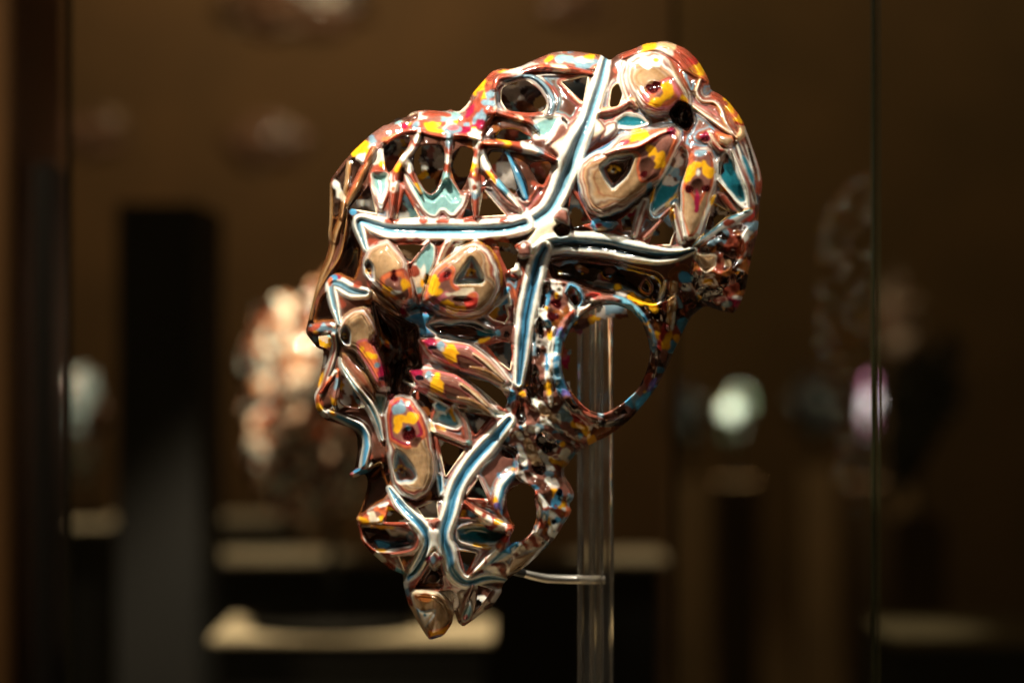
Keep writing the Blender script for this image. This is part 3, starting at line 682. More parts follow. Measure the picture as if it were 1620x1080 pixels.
stroke([(808, 752), (795, 768), (788, 792), (790, 815)], [15, 17, 15, 10], [(-1, 'white'), (-.1, 'lblue'), (.4, 'blue')], h=8, pid=part('band', None, 'short white and blue band curving round the jaw opening'))
spot(813, 741, 6, 5, 0, 'yellow'); spot(783, 790, 4, 12, 5, 'yellow'); spot(785, 805, 6, 8, 0, 'purple'); spot(790, 750, 6, 6, 0, 'blue'); spot(815, 735, 6, 6, 0, 'blue')
hole([(757, 760), (769, 787), (740, 785)], 1, 3)
stroke([(756, 753), (765, 775), (771, 793)], [4, 5, 5], [(-1, 'white'), (0, 'mauve')], h=5, pid=part('strut'))

# ---- eye: hollow, rosette of petals
es = part('eye_socket', None, 'deep dark hollow of the eye')
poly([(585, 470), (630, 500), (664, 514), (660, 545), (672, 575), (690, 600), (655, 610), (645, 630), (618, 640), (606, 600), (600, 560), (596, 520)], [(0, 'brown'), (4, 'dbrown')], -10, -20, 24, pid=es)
poly([(586, 455), (602, 468), (624, 484), (634, 502), (612, 492), (592, 475)], [(0, 'clear'), (3, 'amber'), (6, 'brown')], 2, 4, pid=part('lid', None, 'clear amber eyelid edge'), clear_from=1)
cz = part('eye_field', None, 'brown field round the eye rosette')
poly([(583, 388), (800, 385), (825, 440), (812, 500), (818, 590), (800, 640), (700, 640), (664, 590), (664, 520), (640, 490)], [(0, 'brown'), (4, 'mauve')], -2, 0, pid=cz)
hole([(745, 601), (775, 607), (792, 618), (800, 632), (795, 643), (775, 625)], 1, 3)
hole([(632, 390), (652, 388), (668, 390), (650, 412), (644, 410)], 1, 3)
hole([(790, 385), (808, 388), (818, 400), (812, 420), (803, 424), (794, 405)], 1, 3)
# blue heart of the rosette
poly([(636, 505), (660, 494), (690, 497), (676, 511), (692, 531), (664, 534), (663, 514)], [(0, 'lblue'), (1.5, 'blue')], 4, 2, pid=part('rosette_heart', None, 'blue heart where the eye petals meet'))
spot(656, 488, 12, 9, 0, 'navy')
p1 = part('petal', None, 'upper inner petal of the eye with clear patch and orange base')
poly([(580, 392), (598, 381), (614, 377), (630, 393), (646, 414), (650, 432), (656, 455), (657, 470), (650, 484), (634, 487), (618, 475), (600, 462), (585, 448), (574, 432), (572, 412)], [(0, 'rust'), (2, 'white'), (3.6, 'mauve'), (5.6, 'white'), (7, 'rust'), (8.6, 'clear'), (10.4, 'mauve'), (11.6, 'clear')], 6, 18, 22, pid=p1, it=1, ripple=1, clear_from=10)
poly([(600, 438), (618, 428), (640, 422), (650, 440), (655, 470), (636, 484), (616, 470), (600, 455)], [(0, 'rust'), (2, 'orange'), (9, 'mauve')], setH=False)
spot(615, 461, 10, 8, 20, 'yellow'); spot(639, 452, 7, 11, 15, 'yellow'); spot(628, 462, 8, 4, 0, 'white'); spot(624, 440, 6, 13, -15, 'maroon', -3); spot(640, 490, 9, 8, 0, 'magenta'); spot(650, 478, 6, 6, 0, 'slate'); spot(630, 478, 6, 4, 0, 'grey')
inset([(574, 418), (582, 408), (592, 420), (594, 445), (584, 444), (575, 434)], (583, 429), p1, 'narrow inset with yellow eye at the temple petal', 3)
pw = part('web', None, 'teal web between the two upper eye petals')
poly([(649, 412), (664, 392), (678, 377), (692, 390), (690, 415), (677, 445), (664, 484), (657, 468), (651, 438)], [(0, 'mauve'), (2, 'white'), (4, 'teal')], 5, -2, 12, pid=pw)
spot(660, 440, 7, 14, -12, 'cream'); spot(655, 430, 6, 7, 0, 'rust'); spot(669, 448, 4, 8, 0, 'yellow'); spot(662, 472, 7, 10, 0, 'rust'); spot(674, 443, 4, 10, 10, 'dbrown', -3); spot(670, 430, 3, 10, 5, 'white')
stroke([(648, 416), (664, 394), (680, 376)], [6, 9, 10], [(-1, 'pink'), (-.4, 'cream'), (.4, 'rust')], h=6, pid=part('strut'))
stroke([(712, 377), (702, 392), (690, 424)], [14, 13, 8], [(-1, 'rust'), (-.4, 'white'), (.0, 'rust'), (.5, 'cream')], h=8, pid=part('strut', None, 'striped strut rising to the white band'))
p2 = part('petal', None, 'upper outer petal of the eye with triangular inset')
poly([(666, 476), (682, 428), (704, 408), (730, 388), (753, 377), (771, 386), (786, 405), (795, 432), (794, 458), (782, 482), (763, 500), (743, 505), (716, 503), (692, 493), (680, 484)], [(0, 'yellow'), (1.2, 'mauve'), (3.6, 'white'), (5.4, 'rust'), (7.4, 'clear'), (9.4, 'mauve'), (10.8, 'cream'), (12, 'clear'), (14.2, 'rust'), (15.4, 'clear')], 8, 22, 26, pid=p2, it=1, ripple=1.1, clear_from=8.5)
poly([(668, 474), (684, 432), (704, 414), (722, 424), (716, 446), (730, 458), (758, 462), (756, 486), (735, 500), (700, 494)], [(0, 'pink'), (2, 'orange'), (8, 'mauve')], setH=False)
spot(685, 453, 9, 15, 15, 'yellow'); spot(694, 462, 8, 6, -30, 'yellow'); spot(717, 488, 16, 9, 12, 'yellow'); spot(705, 479, 10, 6, 20, 'yellow'); spot(706, 436, 10, 12, 35, 'red'); spot(708, 433, 6, 8, 40, 'maroon', -2)
spot(733, 476, 18, 7, 5, 'brown', -3); spot(746, 478, 9, 8, 0, 'red'); spot(700, 470, 22, 5, -38, 'pink'); spot(725, 463, 22, 5, -8, 'cream'); spot(675, 490, 8, 7, 0, 'magenta'); spot(691, 488, 7, 7, 0, 'slate'); spot(678, 478, 5, 5, 0, 'grey')
inset([(745, 403), (757, 418), (769, 444), (762, 451), (740, 450), (716, 450), (730, 425)], (745, 432), p2, 'dark triangular inset with yellow eye beside the white band', 4.5)
# lens pocket
pl = part('lens_pocket', None, 'lens-shaped dark pocket rimmed in white and blue')
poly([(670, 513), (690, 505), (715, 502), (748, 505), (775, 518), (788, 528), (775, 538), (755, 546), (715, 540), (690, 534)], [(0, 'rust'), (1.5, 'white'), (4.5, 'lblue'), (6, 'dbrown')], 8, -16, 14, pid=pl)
spot(768, 526, 14, 6, 8, 'dteal'); spot(725, 525, 26, 6, 2, 'brown'); spot(764, 538, 9, 3.5, -25, 'yellow')
stroke([(790, 528), (805, 526), (815, 530)], [16, 26, 32], [(-1, 'mauve')], h=3, pid=part('strut', None, 'mauve fork right of the lens pocket')); spot(802, 528, 5, 4.5, 0, 'dbrown', -5); spot(786, 527, 5, 5, 0, 'lblue')
hole([(775, 498), (785, 488), (797, 484), (801, 500), (797, 508), (782, 504)], 1, 3)
hole([(775, 548), (795, 543), (806, 545), (808, 560), (805, 580), (790, 568)], 1, 3)
poly([(797, 455), (806, 452), (812, 470), (808, 485), (797, 480)], [(0, 'lblue'), (2, 'blue')], 4, 2, pid=part('web')); spot(811, 463, 4, 8, 0, 'orange')
# lower petals
def lower_petal(dx, dy, lab):
    pid = part('petal', None, lab)
    A = lambda pts: [(x + dx, y + dy) for x, y in pts]
    poly(A([(660, 534), (693, 533), (715, 536), (742, 541), (763, 556), (782, 574), (808, 605), (796, 612), (770, 598), (726, 587), (700, 574), (676, 562)]), [(0, 'white'), (2.2, 'orange'), (4.4, 'pink'), (8, 'mauve')], 5, 17, 18, pid=pid, it=1, ripple=.6)
    spot(713 + dx, 561 + dy, 11, 16, -15, 'yellow'); spot(698 + dx, 545 + dy, 6, 8, 0, 'slate'); spot(680 + dx, 541 + dy, 10, 7, 0, 'magenta'); spot(684 + dx, 550 + dy, 7, 4, 0, 'navy'); spot(700 + dx, 552 + dy, 3, 3, 0, 'grey')
    poly(A([(720, 557), (746, 566), (768, 580), (745, 584), (726, 583)]), [(0, 'maroon'), (3, 'brown')], setH=False)
    stroke(A([(745, 582), (765, 588), (796, 606)]), [6, 12, 6], [(-1, 'clear'), (-.1, 'gold')], h=3, pid=pid, clear=1)
    stroke(A([(750, 560), (772, 576), (798, 601)]), [6, 8, 5], [(-1, 'cream'), (0, 'clear')], h=4, pid=pid, clear=1)
    stroke(A([(740, 540), (764, 556), (784, 574), (808, 604)]), [3, 5, 5, 4], [(-1, 'mauve'), (0, 'white')], h=4, pid=pid)
lower_petal(0, 0, 'long petal slanting down from the blue heart')
lower_petal(-20, 48, 'lower long petal slanting towards the jaw')
stroke([(728, 587), (760, 596), (795, 612), (812, 620)], [6, 8, 7, 5], [(-1, 'lblue'), (-.2, 'pink'), (.3, 'white')], h=8, pid=part('strut'))
stroke([(640, 602), (660, 612), (690, 630), (712, 642)], [5, 7, 8, 5], along=[(0, 'white'), (.2, 'pink'), (.5, 'white'), (.75, 'yellow'), (.85, 'rust')], h=7, pid=part('strut'))
spot(806, 627, 12, 10, 30, 'blue'); spot(797, 620, 7, 8, 0, 'white'); spot(798, 663, 12, 6, -20, 'blue'); spot(803, 652, 5, 5, 0, 'white')
# inner brow petal
p7 = part('petal', None, 'brow petal over the nose with bright clear patch')
poly([(556, 490), (578, 484), (592, 506), (600, 526), (596, 545), (605, 562), (612, 588), (614, 614), (598, 620), (580, 586), (560, 557), (545, 552), (535, 536), (535, 516), (543, 500)], [(0, 'clear'), (2, 'rust'), (4, 'white'), (5.6, 'rust'), (7.2, 'clear'), (9, 'mauve'), (10.2, 'clear')], 10, 18, 20, pid=p7, it=1, ripple=1, clear_from=8)
poly([(562, 540), (580, 533), (594, 545), (604, 566), (611, 590), (612, 612), (598, 612), (584, 588), (566, 560)], [(0, 'rust'), (2, 'pink'), (6, 'orange')], setH=False)
spot(583, 560, 11, 8, 30, 'yellow'); spot(603, 588, 8, 10, -10, 'magenta'); spot(596, 578, 4, 4, 0, 'slate'); spot(590, 540, 7, 9, 0, 'maroon', -3); spot(606, 600, 7, 5, 0, 'navy'); spot(600, 607, 10, 4, 0, 'rust'); spot(604, 616, 9, 4, -10, 'white')
inset([(537, 525), (546, 512), (555, 524), (555, 546), (545, 546), (538, 538)], (545, 532), p7, 'small inset with yellow eye on the brow petal', 3)
poly([(536, 556), (552, 560), (578, 588), (594, 614), (596, 640), (580, 622), (556, 594), (540, 572)], [(0, 'gold'), (3, 'amber'), (7, 'rust')], 3, 4, pid=part('facet', None, 'clear amber facet on the nose side'), clear_from=1)
# nose petal
p6 = part('petal', None, 'long upright petal down the cheek with triangular inset')
poly([(612, 634), (628, 622), (656, 630), (678, 660), (684, 690), (690, 722), (690, 756), (678, 782), (656, 795), (634, 786), (619, 764), (613, 722), (610, 690), (606, 655)], [(0, 'mauve'), (2, 'white'), (4.2, 'mauve'), (6, 'rust'), (7.6, 'clear'), (9.6, 'mauve'), (11, 'cream'), (12.2, 'clear'), (14, 'gold'), (15.2, 'clear')], 7, 20, 26, pid=p6, it=1, ripple=1, clear_from=8.5)
poly([(614, 636), (630, 626), (652, 634), (672, 662), (677, 690), (660, 702), (645, 712), (628, 704), (614, 695), (611, 660)], [(0, 'rust'), (2.5, 'orange'), (5, 'magenta'), (9, 'mauve')], setH=False)
spot(630, 672, 8, 14, 12, 'yellow'); spot(652, 660, 13, 11, -20, 'yellow'); spot(640, 662, 8, 7, 0, 'yellow'); spot(632, 645, 13, 8, 0, 'slate'); spot(619, 634, 5, 7, 0, 'pink'); spot(645, 638, 4, 4, 0, 'grey'); spot(646, 688, 12, 14, 10, 'maroon', -4); spot(645, 677, 4, 5, -30, 'lblue'); spot(655, 700, 10, 8, 0, 'brown', -2)
inset([(625, 708), (640, 718), (655, 738), (661, 754), (654, 764), (628, 766), (621, 738)], (633, 742), p6, 'brown triangular inset with yellow eye on the cheek petal', 5)

def dart(pts, c1='lblue', c2='dteal', lab=None):
    poly(pts, [(0, 'white'), (1.8, c1), (4, c2)], 6, -5, 7, pid=part('dart', None, lab), it=0, wob=.4)
dart([(694, 632), (712, 644), (706, 656), (690, 652), (684, 640)])
dart([(770, 644), (800, 652), (806, 662), (782, 660)], 'white', 'blue')
dart([(774, 498), (796, 470), (806, 462), (810, 482), (790, 492)], 'white', 'blue')
dart([(690, 748), (700, 752), (702, 776), (694, 786)], 'lblue', 'blue')
dart([(676, 660), (686, 668), (690, 684), (682, 682)], 'yellow', 'blue')
dart([(652, 398), (668, 386), (676, 380), (664, 398), (652, 410)], 'pink', 'white')
dart([(722, 382), (738, 381), (728, 392), (712, 404)], 'white', 'rust')
dart([(736, 642), (762, 648), (772, 654), (742, 652)], 'white', 'pink')
# ---- chin: X of bands, pockets, tip
cb = part('chin_field', None, 'brown lattice of the chin')
poly([(566, 812), (605, 795), (618, 775), (640, 795), (690, 792), (730, 792), (780, 800), (812, 832), (800, 862), (815, 880), (800, 912), (740, 930), (690, 935), (642, 928), (638, 908), (590, 872), (568, 845)], [(0, 'mauve'), (5, 'mauve')], 0, 2, pid=cb)
poly([(580, 760), (604, 735), (612, 760), (618, 775), (608, 790), (590, 800), (572, 815), (566, 815), (575, 792)], [(0, 'amber'), (3, 'dbrown')], -2, -3, pid=part('philtrum', None, 'clear dark brown pane between lip and chin'))
marble([(564, 818), (590, 803), (614, 792), (618, 800), (608, 826), (585, 830), (568, 830)], [('white', .5), ('rust', .6), ('slate', .2), ('yellow', 0), ('mauve', .6), ('orange', 0)], 4, h=9, pid=part('chin_corner', None, 'speckled corner at the left of the chin'))
spot(575, 822, 8, 5, 30, 'yellow'); spot(604, 820, 3, 9, 20, 'yellow'); spot(590, 818, 6, 8, 0, 'cream')
hole([(617, 802), (645, 824), (612, 824)], 1, 3)
hole([(688, 794), (691, 817), (673, 817), (664, 804)], 1, 3); hole([(734, 802), (756, 817), (729, 817)], 1, 3)
hole([(634, 881), (654, 879), (641, 900)], 1, 3); hole([(729, 873), (751, 876), (737, 903)], 1, 3)
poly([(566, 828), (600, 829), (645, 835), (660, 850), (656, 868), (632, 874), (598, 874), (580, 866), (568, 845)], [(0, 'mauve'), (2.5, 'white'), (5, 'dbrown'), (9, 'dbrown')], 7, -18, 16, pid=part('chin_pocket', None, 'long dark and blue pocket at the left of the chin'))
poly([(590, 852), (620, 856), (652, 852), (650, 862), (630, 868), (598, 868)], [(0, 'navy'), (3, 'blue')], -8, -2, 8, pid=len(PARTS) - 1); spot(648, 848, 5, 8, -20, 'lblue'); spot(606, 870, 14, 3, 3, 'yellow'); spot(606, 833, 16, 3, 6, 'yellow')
stroke([(568, 832), (572, 855), (592, 873), (615, 892), (638, 906)], [7, 9, 9, 9, 6], along=[(0, 'rust'), (.2, 'orange'), (.35, 'rust'), (.5, 'white'), (.65, 'rust'), (.85, 'lblue')], h=8, pid=part('chin_rim', None, 'rust and white rim of the jaw line'))
stroke([(656, 828), (664, 846), (662, 862), (650, 872), (620, 877)], [10, 11, 10, 8, 6], [(-1, 'rust'), (-.3, 'mauve'), (.4, 'white')], h=8, pid=part('strut'))
poly([(722, 836), (746, 828), (798, 832), (802, 845), (786, 862), (760, 866), (724, 856)], [(0, 'mauve'), (2, 'white'), (6, 'dteal')], 7, -16, 15, pid=part('chin_pocket', None, 'teal pocket at the right of the chin'))
spot(733, 842, 9, 7, 20, 'lblue'); spot(765, 848, 24, 8, 0, 'dteal'); spot(760, 829, 12, 3, 0, 'yellow'); spot(764, 864, 12, 3.5, 10, 'yellow')
stroke([(735, 794), (755, 812), (780, 828), (806, 836)], [7, 12, 22, 18], along=[(0, 'rust'), (.3, 'cream'), (.5, 'white'), (.62, 'red'), (.8, 'white'), (.92, 'rust')], h=11, pid=part('strut', None, 'white strut with red blotch over the teal pocket'))
spot(791, 826, 7, 5, 0, 'yellow'); spot(766, 814, 3, 3, 0, 'rust')
stroke([(808, 838), (795, 862), (772, 885), (742, 912)], [16, 18, 15, 6], along=[(0, 'rust'), (.15, 'red'), (.32, 'mauve'), (.42, 'white'), (.6, 'rust'), (.68, 'white'), (.85, 'brown')], h=11, pid=part('strut', None, 'white and rust strut falling from the jaw opening'))
spot(790, 862, 6, 5, 0, 'orange')
stroke([(818, 862), (800, 876), (780, 890), (765, 900)], [12, 15, 12, 6], [(-1, 'blue'), (.1, 'blue'), (.5, 'white')], h=6, pid=part('web', None, 'blue web below the jaw opening'))
marble([(752, 905), (775, 892), (803, 888), (800, 912), (780, 908), (760, 910)], [('white', .6), ('mauve', .5), ('rust', .3)], 4, h=6, pid=part('chin_corner', None, 'speckled corner at the right of the chin'))
# dark pane under the X, diamond
poly([(686, 880), (697, 893), (703, 925), (695, 934), (655, 932), (660, 922), (675, 900)], [(0, 'brown'), (3, 'dbrown')], -8, -8, 12, pid=part('chin_pane', None, 'dark clear pane above the chin tip'))
spot(680, 925, 18, 3, 3, 'amber', 2)
BW = [(-1, 'white'), (-.5, 'lblue'), (-.18, 'navy'), (.2, 'blue'), (.5, 'white')]

# ---- the blue and white bands
junction = part('band_junction', None, 'cream junction where the bands cross')
poly([(838, 372), (852, 352), (868, 345), (882, 340), (888, 362), (905, 372), (900, 384), (870, 392), (850, 400), (838, 410), (828, 392)], [(0, 'cream')], 6, 5, 14, pid=junction)
poly([(866, 232), (886, 214), (905, 190), (930, 180), (950, 190), (962, 205), (945, 225), (925, 240), (912, 262), (892, 262), (884, 250)], [(0, 'mauve'), (4, 'cream'), (8, 'white')], 5, 3, 14, pid=part('band_flare', None, 'white flare where struts join the long band'))
bA = part('band', None, 'long blue and white band from the crown down to the junction')
stroke([(958, 92), (949, 128), (931, 185), (912, 228), (898, 265), (884, 302), (868, 330), (848, 346), (826, 355)], [17.6, 26.4, 29, 40.5, 40.5, 37, 33.4, 31.7, 31.7], [(-1, 'white'), (-.42, 'slate'), (-.24, 'navy'), (.0, 'slate'), (.14, 'lblue'), (.42, 'white')], h=7, sharp=3, groove=7, gpos=.1, gw=.42, pid=bA)  # navy on one side paints the shadow in the groove
bB = part('band', None, 'straight blue and white band across the forehead')
stroke([(830, 354), (800, 361), (750, 364), (690, 364), (622, 363), (596, 357), (572, 349), (567, 356), (572, 374), (579, 394)], [32.6, 33.4, 34.3, 35.2, 33.4, 29.9, 22.9, 19.4, 15, 8.8], [(-1, 'white'), (-.4, 'slate'), (-.2, 'navy'), (.06, 'lblue'), (.38, 'white')], h=7, sharp=3, groove=7, gpos=.02, gw=.42, pid=bB)
for x_, r_ in ((622, 12), (700, 10), (748, 14), (672, 7), (800, 9)):
    spot(x_, 349, r_, 4, 0, 'rust')
for x_, r_ in ((632, 12), (660, 10), (771, 10), (590, 7), (720, 8), (800, 10)):
    spot(x_, 382, r_, 4.5, 0, 'rust')
spot(567, 333, 6, 3, 20, 'magenta'); spot(560, 335, 5, 4, 0, 'blue')
bC = part('band', None, 'blue and white band running back over the ear')
stroke([(850, 398), (868, 388), (890, 384), (920, 385), (960, 388), (1000, 397), (1040, 404), (1072, 403), (1098, 395)], [26.4, 33.4, 35.2, 37, 38.7, 37, 29.9, 21.1, 10.6], [(-1, 'white'), (-.5, 'navy'), (.08, 'blue'), (.28, 'lblue'), (.46, 'white')], h=7, sharp=3, groove=7, gpos=-.12, gw=.42, pid=bC)
for x_, y_, r_ in ((946, 356, 6), (978, 358, 6), (930, 352, 6)):
    spot(x_, y_, r_, 5, 0, 'red')
spot(955, 362, 8, 4, 0, 'clear')
bD = part('band', None, 'blue and white band descending from the junction to the jaw')
stroke([(862, 392), (853, 412), (843, 450), (834, 492), (829, 530), (825, 568), (821, 606)], [26.4, 31.7, 33.4, 32.6, 29, 25.5, 15.8], [(-1, 'white'), (-.46, 'blue'), (-.12, 'navy'), (.2, 'blue'), (.46, 'white')], h=7, sharp=3, groove=7, gpos=-.15, gw=.42, pid=bD)
bE = part('band', None, 'blue and white band curving from the cheek through the chin')
stroke([(806, 664), (788, 686), (768, 708), (746, 733), (727, 762), (718, 785), (712, 810), (703, 838), (703, 856), (710, 875), (716, 900), (728, 916), (744, 921), (762, 915), (780, 913), (800, 917)], [21.1, 28.2, 33.4, 31.7, 29.9, 29.9, 29, 28.2, 26.4, 27.3, 27.3, 24.6, 21.1, 17.6, 15, 7], [(-1, 'white'), (-.44, 'lblue'), (-.12, 'blue'), (0, 'navy'), (.14, 'blue'), (.42, 'white')], h=7, sharp=3, groove=7, gpos=-.08, gw=.42, pid=bE)
bF = part('band', None, 'blue and white band from the nose to the left of the chin tip')
stroke([(616, 772), (630, 793), (647, 813), (664, 830), (675, 847), (675, 863), (666, 883), (654, 903), (642, 918)], [8.8, 19.4, 23.8, 24.6, 25.5, 24.6, 24.6, 22.9, 12.3], [(-1, 'white'), (-.4, 'blue'), (0, 'navy'), (.15, 'lblue'), (.5, 'white')], h=7, sharp=3, groove=7, gpos=.05, gw=.42, pid=bF)
poly([(676, 838), (689, 830), (697, 842), (696, 862), (702, 878), (695, 884), (686, 868), (677, 884), (672, 880), (680, 858)], [(0, 'white')], 10, 4, pid=part('band_junction', None, 'white crossing of the chin bands'))
poly([(675, 824), (692, 818), (698, 822), (692, 836), (684, 840)], [(0, 'rust'), (3, 'mauve')], 8, 4, pid=part('knob', None, 'small mauve knob above the chin crossing'))
poly([(687, 866), (701, 882), (697, 892), (686, 902), (678, 892), (675, 882)], [(0, 'white'), (3, 'mauve'), (7, 'brown')], 10, 4, 8, pid=part('knob', None, 'diamond knob with white edge under the chin crossing'))
spot(678, 884, 4, 5, 0, 'magenta'); spot(698, 882, 4, 5, 0, 'magenta'); spot(685, 886, 3, 5, 0, 'slate')
bG = part('band', None, 'short grey and white band bent round the brow')
stroke([(578, 464), (556, 461), (537, 451), (526, 450), (525, 462), (530, 485), (537, 512)], [18, 26, 26, 20, 18, 16, 8], [(-1, 'white'), (-.45, 'lblue'), (-.15, 'slate'), (.1, 'navy'), (.35, 'white')], h=7, sharp=3, groove=7, gpos=-.1, gw=.42, pid=bG)
spot(536, 439, 5, 3, 20, 'magenta'); spot(526, 440, 6, 4, 0, 'blue'); spot(522, 448, 3, 7, 0, 'orange'); spot(565, 450, 7, 5, 0, 'rust')
# knobs at the crossing
for (x_, y_, lab) in ((866, 346, 'upper mauve knob beside the junction'), (828, 394, 'lower mauve knob beside the junction')):
    kp = part('knob', None, lab)
    poly([(x_ - 12, y_ - 6), (x_ + 2, y_ - 14), (x_ + 14, y_ - 10), (x_ + 14, y_ + 12), (x_ - 2, y_ + 16), (x_ - 12, y_ + 8)] if y_ > 380 else [(872, 345), (884, 328), (898, 331), (902, 345), (900, 358), (886, 352)], [(0, 'white'), (2.5, 'mauve')], 12, 8, 10, pid=kp)
    if y_ > 380:
        spot(818, 390, 5, 4, 0, 'rust'); spot(828, 388, 3, 4, 0, 'white')
poly([(874, 362), (888, 352), (902, 360), (900, 372), (884, 376)], [(0, 'dbrown')], -4, -10, 8, pid=junction)
spot(816, 428, 8, 8, 0, 'white', 6, part('knob', None, 'white knob with rust dot by the eye')); spot(814, 437, 5, 5, 0, 'red')
# chin tip
ct = part('chin_tip', None, 'clear golden chin tip with yellow end')
poly([(648, 938), (657, 931), (690, 934), (709, 946), (718, 967), (716, 988), (702, 1006), (680, 1013), (672, 1000), (656, 970)], [(0, 'cream'), (2.5, 'clear'), (7, 'gold'), (12, 'clear')], 6, 16, 20, pid=ct, it=1, ripple=1.2, clear_from=2)
poly([(675, 997), (700, 993), (716, 982), (714, 990), (701, 1006), (680, 1012)], [(0, 'orange'), (3, 'yellow')], setH=False)
spot(690, 1008, 12, 3, -15, 'purple')
poly([(656, 958), (668, 966), (690, 962), (688, 974), (678, 986), (670, 996), (664, 982)], [(0, 'slate'), (2, 'cream'), (6, 'white')], 17, 4, 8, pid=part('inset', ct, 'pale triangular inset on the chin tip')); spot(672, 972, 2.5, 2.5, 0, 'dteal')
spot(672, 945, 13, 6, 8, 'amber', -3)
stroke([(640, 915), (643, 935), (656, 968), (672, 1000)], [8, 9, 7, 5], along=[(0, 'white'), (.2, 'slate'), (.35, 'rust'), (.5, 'clear')], h=5, pid=part('chin_rim'))
cr_ = part('chin_drop', None, 'white and pink drop hanging beside the chin tip')
poly([(722, 934), (756, 924), (792, 930), (780, 958), (758, 974), (734, 990), (724, 982), (728, 955)], [(0, 'grey'), (3, 'brown')], 2, 2, pid=cr_)
stroke([(792, 932), (775, 956), (750, 978), (732, 990)], [6, 9, 9, 5], along=[(0, 'grey'), (.3, 'brown'), (.5, 'grey'), (.8, 'rust')], h=7, pid=part('chin_rim'))
stroke([(748, 926), (735, 955), (728, 980)], [6, 10, 8], [(-1, 'mauve'), (0, 'brown')], h=6, pid=part('strut'))
poly([(744, 946), (748, 960), (742, 980), (732, 984), (730, 974), (738, 956)], [(0, 'white'), (2.5, 'lblue')], 10, 5, 8, pid=part('inset', cr_)); spot(736, 976, 4, 5, 20, 'magenta')
hole([(757, 928), (777, 933), (764, 952), (754, 964)], 1, 3)

# ---- finish the fields
FIELDS = [i for i, pp in enumerate(PARTS) if pp[0] in ('window_sill', 'window_frame', 'crown_field', 'eye_field', 'cheek_field', 'chin_field')]
hd = np.full((NY, NX), -1e9)
lipH = np.zeros((NY, NX))
L2 = L.copy()
for hp, lp in HOLES:
    sl = window(hp, 2)
    L2[sl][sdf(hp, sl) > 0] = -1
bd = np.full((NY, NX), 99.0)
e_ = (L2[:, 1:] != L2[:, :-1]); bd[:, 1:][e_] = .5; bd[:, :-1][e_] = .5
e_ = (L2[1:] != L2[:-1]); bd[1:][e_] = .5; bd[:-1][e_] = .5
for _ in range(12):
    for dj, di, c_ in ((0, 1, 1), (1, 0, 1), (1, 1, 1.414), (1, -1, 1.414)):
        for sg in (1, -1):
            bd = np.minimum(bd, np.roll(np.roll(bd, sg * dj, 0), sg * di, 1) + c_)
bd = blur(np.minimum(bd, 13), .8) * STEP
q = bd * (1 + .3 * WN3) + .45 * WN
fld_ = np.isin(L, FIELDS)
pale = ss(-.7, .2, WN3); cool = ss(-.7, -.2, field(11))
for lo_, hi_, cn, wt in ((-3, 1.6, 'white', pale * .9), (-3, 1.8, 'rust', 1 - pale), (3.8, 5.2, 'lblue', cool * .9), (3.8, 5.0, 'pink', (1 - cool) * .8), (6.4, 7.8, 'teal', .8 * pale), (9.2, 10.6, 'brown', .8)):
    kq = (ss(lo_ - .7, lo_ + .7, q) * ss(hi_ + .7, hi_ - .7, q) * wt * fld_)[..., None]
    C[:] = C * (1 - kq) + P[cn] * kq
H += fld_ * (1.6 * np.exp(-((q - 1.5) / 1.8) ** 2) - 1.5 * ss(2, 8, q))
for hp, lp in HOLES:
    sl = window(hp, 16)
    d = sdf(hp, sl)
    q = -d * (1 + .3 * WN3[sl]) + .5 * WN[sl]
    fld_ = np.isin(L[sl], FIELDS)
    pale = ss(-.5, .1, WN3[sl])
    for lo_, hi_, cn, wt in ((-2, 2.6, 'cream', pale), (-2, 2.6, 'rust', 1 - pale), (4.6, 6.4, 'rust', .75), (6.4, 7.6, 'grey', .55 * pale), (10.5, 12, 'brown', .7)):
        kq = ss(lo_ - .7, lo_ + .7, q) * ss(hi_ + .7, hi_ - .7, q) * wt * fld_
        C[sl] = C[sl] * (1 - kq[..., None]) + P[cn] * kq[..., None]
    H[sl] += fld_ * 1.2 * np.exp(-((q - 2.5) / 2.0) ** 2)
    hd[sl] = np.maximum(hd[sl], d)
    v = 1 - np.clip(-d / 5.0, 0, 1)
    lipH[sl] = np.maximum(lipH[sl], lp * (1 - np.sqrt(np.clip(1 - v ** 2, 0, 1))))
H = blur(H, .9) * 1.35
H += .3 * field(7) + .06 * field(2.2)
H += CL * (.05 * field(1.8) + .25 * field(9))       # uneven clear resin
edgeH = 6 * (1 - np.sqrt(np.clip(1 - (1 - np.clip(SD / 6, 0, 1)) ** 2, 0, 1)))
Z = D + H * ss(0, 12, SD + 3) - lipH - edgeH
INS = np.minimum(SD, -hd)
C[:] = np.stack([blur(C[..., k_], .95) for k_ in range(3)], 2)
LUM = C @ np.array([.3, .55, .15])
TR = np.clip(.8 * ss(.055, .022, LUM), 0, 1)
TR = np.maximum(TR, .22 * CL)

